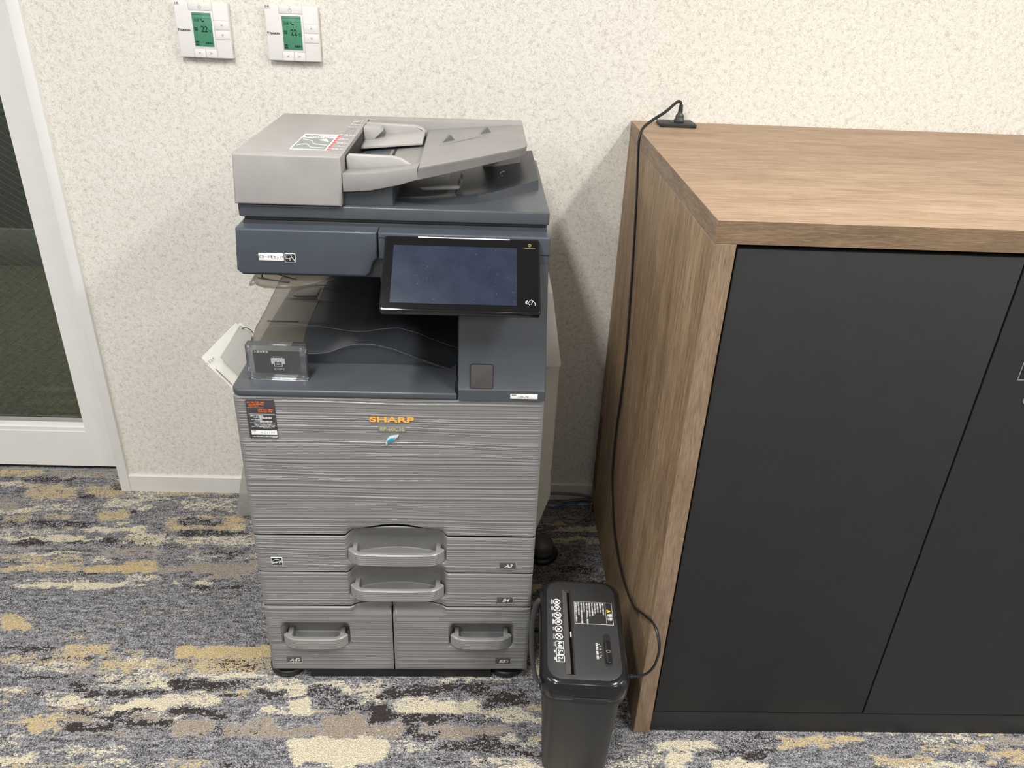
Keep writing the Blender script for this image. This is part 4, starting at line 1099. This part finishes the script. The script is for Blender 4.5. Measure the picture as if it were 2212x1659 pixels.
# instruction strip and label on the housing
prism('instruction_strip', [(.1935, .125), (.1945, .110), (.2145, .102), (.2160, .112), (.2105, .430), (.2070, .441), (.1985, .438)], 'z', HZ - .0005, HZ + .0006, 'strip', cop, .0002)
for y in (.125, .150, .178, .215, .255, .340, .372, .400, .420):
    text('lettering', '原稿 A4', .0065 if y != .255 else .010, (.2045 + .003 * ((y - .1) < .1), y, HZ + .0008), (0, 0, 0), 'white', cop, sx=.9)
box('instruction_label', .1235, .1885, .1155, .2570, HZ - .0005, HZ + .0005, 'white', cop, r=.0001)
bm = bmesh.new(); add_box(bm, .1260, .1860, .1185, .2180, HZ + .0003, HZ + .0007); finish('label_field', bm, 'lab_grey', cop)
bm = bmesh.new(); add_tube(bm, [(.130, .205, HZ + .0007), (.150, .190, HZ + .0007), (.158, .165, HZ + .0007), (.184, .155, HZ + .0007)], .0007, 5)
add_tube(bm, [(.130, .150, HZ + .0007), (.146, .160, HZ + .0007), (.158, .135, HZ + .0007), (.182, .130, HZ + .0007)], .0007, 5)
add_prism(bm, [(.160, .200), (.172, .214), (.182, .185)], 'z', HZ + .0007, HZ + .0010)
finish('label_drawing', bm, 'white', cop)
text('lettering', '原稿の種類とセット方法', .0085, (.155, .238, HZ + .0008), (0, 0, 0), 'ink_grey', cop, sx=.6)
text('lettering', '紙づまり処理 A→B→C', .0075, (.155, .226, HZ + .0008), (0, 0, 0), 'ink_grey', cop, sx=.6)
prism('warning_tab', [(.1895, .118), (.2010, .118), (.1990, .250), (.1885, .250)], 'z', HZ - .0005, HZ + .0004, 'red_tab', cop)
for i in range(6): text('lettering', 'あけない', .0050, (.1948 - .0002 * i, .130 + i * .02, HZ + .0006), (0, 0, 0), 'white', cop, sx=.6)
# supports under the feeder
prism('hinge_neck', [(.2165, 1.1215), (.3080, 1.1215), (.3080, 1.1590), (.27, 1.1530), (.2165, 1.1500)], 'y', .088, .43, 'slate2', cop, .0015)
bm = bmesh.new(); add_prism(bm, [(.470, 1.126), (.5525, 1.126), (.5525, 1.205), (.470, 1.205)], 'y', .405, .470, .003)
finish('hinge_support', bm, 'pla_tray', cop)
# ---- touch panel
def touch_panel():
    p0 = Vector((.3045 + .1385, -.0755, .9895)); sl = Vector((0, .120, .0945)).normalized()
    ang = math.atan2(.0945, .120)
    t = bpy.data.objects.new('touch_panel', None); COL.objects.link(t); t.empty_display_size = .03
    w, hh = .1400, .1535
    bm = bmesh.new(); add_prism(bm, rrect(-w, w, 0, hh, .005, 5), 'z', -.016, 0, .0022, 3)
    t2 = finish('touch_panel', bm, 'black_gloss', cop); bpy.data.objects.remove(t)
    t2.location = (.4360, -.0755, .9870); t2.rotation_euler = (ang, 0, -.004)
    tag(t2, 'glossy black tilted touch screen panel')
    bm = bmesh.new(); add_prism(bm, rrect(-w + .0035, w - .0035, .0035, hh - .0035, .004, 5), 'z', -.001, .0006); finish('bezel', bm, 'bezel', t2)
    bm = bmesh.new(); add_box(bm, -.1225, .0985, .0150, .1330, .0004, .0010); finish('display', bm, 'display', t2)
    y = .0008
    bm = bmesh.new(); add_tube(bm, [(.121 + .0028 * math.cos(a), .1400 + .0028 * math.sin(a), .0008) for a in [k * math.pi / 8 for k in range(17)]], .0003, 5, smooth=0)
    add_box(bm, .1208, .1214, .1380, .1420, .0006, .0010); add_box(bm, .1120, .1310, .1330, .1334, .0006, .0010)
    finish('power_mark', bm, 'gold_dull', t2)
    bm = bmesh.new()
    add_tube(bm, [(.1225, .0180, .0008), (.1255, .0225, .0008), (.1235, .0275, .0008), (.1205, .0250, .0008), (.1180, .0200, .0008), (.1210, .0165, .0008)], .0004, 5, smooth=0)
    add_tube(bm, [(.1175, .0265, .0008), (.1155, .0225, .0008), (.1165, .0185, .0008)], .0004, 5); add_tube(bm, [(.1150, .0255, .0008), (.1135, .0220, .0008), (.1145, .0190, .0008)], .0004, 5)
    add_tube(bm, [(.1255, .0260, .0008), (.1300, .0205, .0008), (.1300, .0160, .0008)], .0004, 5)
    finish('reader_mark', bm, 'white', t2)
    bm = bmesh.new(); add_box(bm, -.0800, .0850, .1500, .1522, -.0006, .0004); finish('status_bar', bm, 'white', t2)
    # neck that carries it
    prism('panel_neck', [(-.050, 1.000), (-.028, .992), (.06, .975), (.10, 1.03), (.10, 1.06), (.02, 1.06)], 'x', .40, .50, 'body_dk', cop, .003)
touch_panel()
# rivet line of little screws on the ledge
# ================================================================ THINGS ON AND BESIDE THE COPIER
sg = empty('acrylic_sign', (-.4813 + .0795, -.7425 + .046 + .0008, .7862), 'clear acrylic sign block with a dark card reading COPY on the copier ledge', 'sign', rz=.0105 - .018)
w = .0570
for n_, (y0, y1) in (('front_plate', (-.0105, -.0008)), ('back_plate', (.0002, .0099))):
    bm = bmesh.new(); add_box(bm, -w, w, y0, y1, 0, .0750, .0006, 1)
    o = finish(n_, bm, 'acrylic', sg); tag(o, 'clear acrylic plate')
M['card'] = plain('dark_card', (.022, .021, .023), .6, mottled=.03)
cd = box('card', -.0445, .0445, -.00065, .00005, .0130, .0610, 'card', sg, r=0); tag(cd, 'dark grey card with white printing')
box('card_tab', -.0440, -.0170, -.0009, -.0006, .0555, .0608, 'ink', sg, r=0)
text('lettering', '入居者専用', .0052, (-.0290, -.00105, .0582), FRONT, 'white', sg, spacing=1.15, ext=.00005, bold=.00012)
text('lettering', 'COPY', .0058, (.0030, -.0009, .0215), FRONT, 'white', sg, sx=1.25, spacing=1.1, ext=.00005)
bm = bmesh.new()
for a in ((-.0115, .0150, .0335, .0455), (-.0070, .0105, .0458, .0462), (-.0070, -.0062, .0458, .0490), (.0097, .0105, .0458, .0490), (-.0070, .0105, .0484, .0490), (-.0062, .0100, .0275, .0335)):
    add_box(bm, a[0], a[1], -.0010, -.0007, a[2], a[3])
finish('printer_icon', bm, 'white', sg)
bm = bmesh.new(); add_box(bm, -.0048, .0086, -.0012, -.0009, .0288, .0378); finish('icon_sheet', bm, 'card', sg)
bm = bmesh.new(); add_box(bm, -.0025, .0062, -.0014, -.0011, .0345, .0353); add_box(bm, -.0025, .0062, -.0014, -.0011, .0315, .0323); finish('icon_lines', bm, 'white', sg)
mk = None
for x, z in ((-w + .0075, .0680), (w - .0075, .0675), (-w + .0075, .0075), (w - .0075, .0075)):
    mk = lathe('magnet', [(.0026, -.0012), (.0029, -.0008), (.0029, .0002), (.0026, .0004)], 'chrome', sg, n=16)
    mk.data.transform(Matrix.Rotation(math.pi / 2, 4, 'X')); mk.location = (x, -.0108, z)

# booklet of sheets hung on the left flank
bk = empty('hanging_booklet', (-.485, -.55, .75), 'white stapled paper booklet hanging crooked from a ring at the copier left side', 'booklet')
def sheet(name, pts, y, mat, bend=.0, th=.0004):
    n = 8; V = []; F = []
    a, b, c, d = [Vector(p) for p in pts]
    for s in (0, 1):
        for i in range(n + 1):
            for j in range(n + 1):
                u, v = i / n, j / n
                p = (a * (1 - u) + b * u) * (1 - v) + (d * (1 - u) + c * u) * v
                V.append((p.x, y + s * th + bend * math.sin(math.pi * u) * (1 - v), p.y))
    m = (n + 1) ** 2; q = lambda i, j, s: s * m + i * (n + 1) + j
    for i in range(n):
        for j in range(n):
            F.append((q(i, j, 0), q(i + 1, j, 0), q(i + 1, j + 1, 0), q(i, j + 1, 0))); F.append((q(i, j, 1), q(i, j + 1, 1), q(i + 1, j + 1, 1), q(i + 1, j, 1)))
    for i in range(n):
        F.append((q(i, 0, 0), q(i, 0, 1), q(i + 1, 0, 1), q(i + 1, 0, 0))); F.append((q(i, n, 0), q(i + 1, n, 0), q(i + 1, n, 1), q(i, n, 1)))
        F.append((q(0, i, 0), q(0, i + 1, 0), q(0, i + 1, 1), q(0, i, 1))); F.append((q(n, i, 0), q(n, i, 1), q(n, i + 1, 1), q(n, i + 1, 0)))
    o = pydata(name, V, F, mat); return local(o, bk)
# corners in (x, z): left tip, top tip, right, bottom
sheet('back_sheet', [(-.6080, .7503), (-.5250, .8345), (-.4895, .7995), (-.5270, .6480)], -.5450, 'paper', .004)
sheet('middle_sheet', [(-.5990, .7440), (-.5125, .8395), (-.4895, .8150), (-.5260, .6520)], -.5530, 'paper_sh', .004)
sheet('front_sheet', [(-.5620, .7600), (-.5110, .8370), (-.4895, .8150), (-.5200, .7050)], -.5600, 'paper_grey', .006)
bm = bmesh.new()
def on_edge(p, q, t, off): return (p[0] + (q[0] - p[0]) * t + off[0], p[1] + (q[1] - p[1]) * t + off[1])
for t0, t1, wd, off in ((.22, .62, .0022, .006), (.70, .74, .003, .006), (.80, .88, .0050, .0075), (.93, .96, .003, .006)):
    P = (-.5990, .7440); Q = (-.5260, .6520); d = Vector((Q[0] - P[0], Q[1] - P[1])).normalized(); nn = Vector((-d.y, d.x))
    A = Vector(P) + (Vector(Q) - Vector(P)) * t0 + nn * off; B = Vector(P) + (Vector(Q) - Vector(P)) * t1 + nn * off
    c = [A, B, B + nn * wd, A + nn * wd]; vs = [bm.verts.new((p.x, -.5537, p.y)) for p in c]; bm.faces.new(vs)
local(finish('print_band', bm, 'ink_grey', smooth=False), bk)
o = text('lettering', '1 2 3 4', .008, (-.5860, -.5545, .7475), (math.pi / 2, -.72, 0), 'ink_grey'); local(o, bk)
bm = bmesh.new(); add_tube(bm, [(-.5080, -.561, .8290), (-.5010, -.561, .8315), (-.4940, -.558, .8270), (-.4905, -.552, .8190), (-.4895, -.550, .814)], .0009, 6)
local(finish('ring', bm, 'ink'), bk)
# clear sleeve leaning by the wall
sl = empty('plastic_sleeve', (-.70, -.10, 0), 'thin translucent plastic sleeve standing on the carpet behind the copier left side', 'sleeve')
bm = bmesh.new(); V = [(-.7470, -.130, .0008), (-.640, -.110, .0008), (-.640, -.040, .420), (-.700, -.045, .300), (-.7140, -.090, .175)]
a = [bm.verts.new(v) for v in V]; b = [bm.verts.new((v[0], v[1] + .0015, v[2])) for v in V]
bm.faces.new(a); bm.faces.new(b[::-1])
for i in range(5): bm.faces.new((a[i], b[i], b[(i + 1) % 5], a[(i + 1) % 5]))
bmesh.ops.recalc_face_normals(bm, faces=bm.faces)
local(finish('sleeve_film', bm, 'plastic_film'), sl)
# ================================================================ THE SHREDDER
sh = empty('paper_shredder', (.217, -.875, 0), 'small black paper shredder on the carpet between the copier and the wooden counter', 'shredder', rz=math.radians(-3))
def loft(name, rings, mat, parent, angle=40):
    bm = bmesh.new(); R = []
    for pts, z in rings: R.append([bm.verts.new((p[0], p[1], z)) for p in pts])
    n = len(R[0])
    for A, B in zip(R, R[1:]):
        for k in range(n): bm.faces.new((A[k], A[(k + 1) % n], B[(k + 1) % n], B[k]))
    bm.faces.new(R[0][::-1]); bm.faces.new(R[-1]); bmesh.ops.recalc_face_normals(bm, faces=bm.faces)
    return finish(name, bm, mat, parent, angle=angle)
def rr(hx, y0, y1, r): return rrect(-hx, hx, y0, y1, r, 7)
loft('waste_bin', [(rr(.066, -.108, .118, .020), .001), (rr(.068, -.111, .121, .022), .006), (rr(.078, -.128, .138, .026), .246), (rr(.080, -.131, .140, .026), .252)], 'black2', sh)
loft('bin_rim', [(rr(.083, -.136, .144, .028), .246), (rr(.0845, -.1375, .145, .029), .250), (rr(.0835, -.1365, .1445, .028), .2555)], 'black2', sh)
loft('cutter_head', [(rr(.0830, -.1365, .1440, .030), .2555), (rr(.0875, -.1420, .1500, .034), .262), (rr(.0885, -.1440, .1510, .035), .290), (rr(.0865, -.1425, .1495, .035), .301), (rr(.0800, -.1370, .1440, .034), .3075), (rr(.0760, -.1335, .1410, .033), .3080)], 'shred_gloss', sh, 50)
tp = loft('top_plate', [(rr(.0735, -.1315, .1385, .032), .3070), (rr(.0735, -.1315, .1385, .032), .3086), (rr(.0725, -.1305, .1375, .031), .3092)], 'black2', sh)
box('front_notch', -.020, .045, -.1442, -.130, .2560, .2700, 'ink', sh, r=.0005)
Z = .3094
# feed slot: sloped cheeks and a black gap
bm = bmesh.new()
add_prism(bm, [(-.0400, .1130), (-.0215, .1130), (-.0185, -.1210), (-.0370, -.1210)], 'z', .3088, Z, 0); finish('feed_slot', bm, 'cab_in', sh)
prism('slot_cheek', [(-.0400, .1130), (-.0305, .1040), (-.0275, -.1200), (-.0370, -.1210)], 'z', .3088, Z + .0003, 'slot_brown' if False else 'pad', sh)
prism('slot_cheek', [(-.0255, .1040), (-.0215, .1130), (-.0185, -.1210), (-.0215, -.1200)], 'z', .3088, Z + .0003, 'black', sh)
prism('slot_end', [(-.0400, .1130), (-.0215, .1130), (-.0255, .1040), (-.0305, .1040)], 'z', .3088, Z + .0003, 'black2', sh)
o = prism('paper_scrap', [(-.0262, -.012), (-.0240, -.010), (-.0235, -.024), (-.0258, -.026)], 'z', Z, Z + .001, 'paper', sh); tag(o, 'tiny white paper scrap')
# warning panel
box('warning_label', -.0150, .0660, .0145, .0793, .3088, Z, 'white', sh, r=0)
box('warning_field', -.0143, .0653, .0152, .0786, .3089, Z + .0002, 'ink', sh, r=0)
DOWN = (0, 0, -math.pi / 2)
tx = ['子供や幼児の手の届くところに置かない', '投入口に手や指を入れない', '衣類やネクタイを巻き込まれないよう注意', '髪の毛を近づけない', '可燃性スプレーを吹きかけない、使用しない', '指定以外のものを投入しない', '使わないときは電源を切る', '本体を水に濡らさない', '分解や改造をしない', '連続使用は二分まで', '電源コードを傷つけない']
for i, s_ in enumerate(tx):
    text('lettering', s_, .0040, (-.0115 + i * .0058, .0765, Z + .0003), DOWN, 'white', sh, align='LEFT', sx=.80, bold=.00006)
text('lettering', '警告', .0105, (.0588, .0470, Z + .0003), DOWN, 'white', sh, align='LEFT', bold=.0001)
bm = bmesh.new(); add_box(bm, .0515, .0519, .0155, .0783, Z, Z + .0003); finish('warning_rule', bm, 'white', sh)
prism('warning_triangle', [(.0540, .0485), (.0540, .0590), (.0630, .0538)], 'z', Z, Z + .0004, 'yellow', sh)
# pictograms
for i, (x, y) in enumerate(((-.0523, .0749), (-.0519, .0551), (-.0509, .0351), (-.0500, .0163), (-.0496, -.0035), (-.0492, -.0244))):
    bm = bmesh.new()
    add_tube(bm, [(x + .0072 * math.cos(k * math.pi / 9), y + .0078 * math.sin(k * math.pi / 9), Z) for k in range(19)], .0009, 5, smooth=0)
    add_tube(bm, [(x - .005, y - .005, Z), (x + .005, y + .005, Z)], .0006, 5, smooth=0)
    if i % 3 == 0: add_box(bm, x - .003, x + .0032, y - .0028, y + .0028, Z - .0002, Z + .0003)
    elif i % 3 == 1: add_prism(bm, [(x - .004, y + .003), (x + .004, y + .002), (x, y - .005)], 'z', Z - .0002, Z + .0003)
    else: add_tube(bm, [(x - .004, y + .004, Z), (x + .001, y + .001, Z), (x + .004, y - .004, Z)], .0012, 5, smooth=0)
    finish('pictogram', bm, 'white', sh)
    text('lettering', ('子供注意', '指注意', '髪の毛', '衣服巻込', 'ｽﾌﾟﾚｰ', 'クリップ')[i], .0042, (x - .0108, y, Z), DOWN, 'white', sh, sx=.85, bold=.00008)
for s_, cap, x, y in (('A4', 'サイズ', -.0481, -.0454), ('5', '細断', -.0477, -.0645), ('2', '連続', -.0473, -.0830)):
    bm = bmesh.new(); q = rrect(x - .0078, x + .0078, y - .0080, y + .0080, .002, 3); add_tube(bm, [(p[0], p[1], Z) for p in q + q[:1]], .0008, 5, smooth=0); finish('pictogram', bm, 'white', sh)
    text('lettering', s_, .0125, (x, y + (.001 if len(s_) > 1 else .002), Z), DOWN, 'white', sh, bold=.0002)
    if len(s_) < 2: text('lettering', '枚' if s_ == '5' else '分', .0045, (x - .003, y - .0045, Z), DOWN, 'white', sh)
    text('lettering', cap, .0042, (x - .0112, y, Z), DOWN, 'white', sh, sx=.85)
# slide switch
bm = bmesh.new(); add_prism(bm, rrect(.0405, .0560, -.1000, -.0110, .0077, 6), 'z', .3086, Z - .0001, .0002); finish('switch_recess', bm, 'black', sh)
bm = bmesh.new(); add_prism(bm, rrect(.0420, .0550, -.0905, -.0310, .0064, 6), 'z', .3086, .3135, .0018, 3); finish('slide_switch', bm, 'shred_gloss', sh)
bm = bmesh.new(); add_tube(bm, [(.0490 + .0045 * math.cos(k * math.pi / 9), -.0616 + .0030 * math.sin(k * math.pi / 9), .3136) for k in range(19)], .0005, 5, smooth=0); finish('switch_mark', bm, 'lab_grey', sh)
for s_, y in (('正転', -.0410), ('停止', -.0520), ('自動', -.0630), ('逆転', -.0745)): text('lettering', s_, .0050, (.0268, y, Z), DOWN, 'white', sh, bold=.0001)
bm = bmesh.new()
add_tube(bm, [(.0300, -.0400, Z), (.0330, -.0400, Z), (.0330, -.0460, Z), (.0360, -.0460, Z)], .0004, 5, smooth=0); add_tube(bm, [(.0315, -.0530, Z), (.0360, -.0530, Z)], .0004, 5, smooth=0)
add_tube(bm, [(.0315, -.0610, Z), (.0360, -.0610, Z)], .0004, 5, smooth=0); add_tube(bm, [(.0305, -.0750, Z), (.0335, -.0750, Z), (.0335, -.0690, Z), (.0360, -.0690, Z)], .0004, 5, smooth=0)
finish('switch_scale', bm, 'white', sh)
# carrying handle folded on the left
bm = bmesh.new(); pts = [(-.0865, .088, .296), (-.0935, .080, .296), (-.0990, .060, .297), (-.1040, .020, .298), (-.1050, -.015, .298), (-.1040, -.060, .297), (-.0990, -.105, .296), (-.0930, -.127, .295), (-.0860, -.134, .294)]
add_tube(bm, pts, .0030, 8, flat=3.0); bmesh.ops.recalc_face_normals(bm, faces=bm.faces)
finish('carry_handle', bm, 'black2', sh, angle=60)
# cord: leaves the right side, climbs the wooden panel and ends in the plug
def w2s(p):
    d = Vector((p[0] - .217, p[1] + .875, p[2])); return Matrix.Rotation(math.radians(3), 3, 'Z') @ d
cord = [(.3100, -.9500, .2560), (.3300, -.9500, .2570), (.3480, -.9470, .2650), (.3600, -.9450, .2900), (.3640, -.9370, .3300), (.3560, -.9080, .3560), (.3500, -.8500, .3250), (.3480, -.7550, .2620), (.3480, -.6400, .2250), (.3490, -.5300, .2140), (.3500, -.4300, .2300),
        (.3490, -.3450, .3000), (.3490, -.3180, .4300), (.3500, -.3230, .5500), (.3515, -.3150, .6800), (.3520, -.2850, .8100), (.3520, -.2550, .9200), (.3510, -.2250, 1.030), (.3500, -.1960, 1.110), (.3490, -.1850, 1.150), (.3500, -.1780, 1.1760), (.3600, -.1600, 1.1930), (.3850, -.1300, 1.2060), (.4200, -.0950, 1.2200), (.4500, -.0620, 1.2365), (.4600, -.0520, 1.2400), (.4660, -.0500, 1.2370), (.4672, -.0500, 1.2320)]
cd = tube('power_cord', [w2s(p) for p in cord], .0026, 'rubber', sh, n=8, flat=1.5, smooth=6)
bm = bmesh.new()
for i in range(5):
    x = .3065 + i * .0042; q0, q1 = w2s((x, -.9500, .256)), w2s((x + .0022, -.9500, .256)); add_tube(bm, [q0, q1], .0058 - i * .0004, 10, smooth=0)
finish('strain_relief', bm, 'rubber', cd)
plug = [(.4655, CH + .0092), (.0, 0)]
def plug_mesh():
    bm = bmesh.new(); R = []
    for hw, hd, z in ((.0125, .0085, .0100), (.0128, .0088, .0140), (.0118, .0080, .0155), (.0100, .0070, .0170), (.0100, .0070, .0220), (.0085, .0062, .0265), (.0056, .0048, .0300), (.0052, .0046, .0340), (.0046, .0042, .0420), (.0040, .0038, .0500)):
        R.append([(p[0], p[1], z) for p in rrect(-hw, hw, -hd, hd, min(hw, hd) * .6, 4)])
    RR = [[bm.verts.new(w2s((.4660 + p[0] + (p[2] - .01) * .04, -.0560 + p[1] + (p[2] - .01) * .12, CH + p[2]))) for p in r] for r in R]
    n = len(RR[0])
    for A, B in zip(RR, RR[1:]):
        for k in range(n): bm.faces.new((A[k], A[(k + 1) % n], B[(k + 1) % n], B[k]))
    bm.faces.new(RR[0][::-1]); bm.faces.new(RR[-1])
    for k in range(4):
        z = CH + .034 + k * .0042
        add_tube(bm, [w2s((.4672, -.0530, z)), w2s((.4673, -.0527, z + .0016))], .0062 - k * .0003, 10, smooth=0)
    bmesh.ops.recalc_face_normals(bm, faces=bm.faces)
    return finish('plug', bm, 'rubber', cd, angle=50)
plug_mesh()

# ================================================================ CABLES BY THE WALL
def cable(name, pts, r, mat, label):
    bm = bmesh.new(); add_tube(bm, pts, r, 8, smooth=8); bmesh.ops.recalc_face_normals(bm, faces=bm.faces)
    return tag(finish(name, bm, mat, angle=60), label, 'cable')
cable('network_cable', [(.120, -.046, .0040), (.1962, -.0500, .0040), (.2220, -.0590, .0060), (.2470, -.0590, .0140), (.2900, -.0440, .0140), (.3250, -.0380, .0120), (.3520, -.0420, .0120)], .0030, 'blue_cable', 'blue network cable on the carpet behind the copier')
cable('power_lead', [(.110, -.020, .018), (.180, -.018, .030), (.260, -.017, .030), (.330, -.017, .024), (.3490, -.0175, .014), (.3000, -.0180, .0052), (.2650, -.0300, .0052), (.2490, -.070, .0052), (.2500, -.110, .0052), (.2720, -.1340, .0052), (.3000, -.1280, .0052), (.3350, -.0950, .0052), (.3490, -.0640, .0052), (.3500, -.0500, .0060)], .0045, 'grey_cable', 'thick grey lead coiled in a loop on the carpet by the counter')
tg = empty('cable_tag', (.333, -.0285, 0), 'small white tag lying by the blue cable near the wall', 'tag')
bm = bmesh.new(); add_box(bm, -.022, .024, -.0045, .0060, .0006, .0018, .0003); finish('tag_card', bm, 'paper', tg)
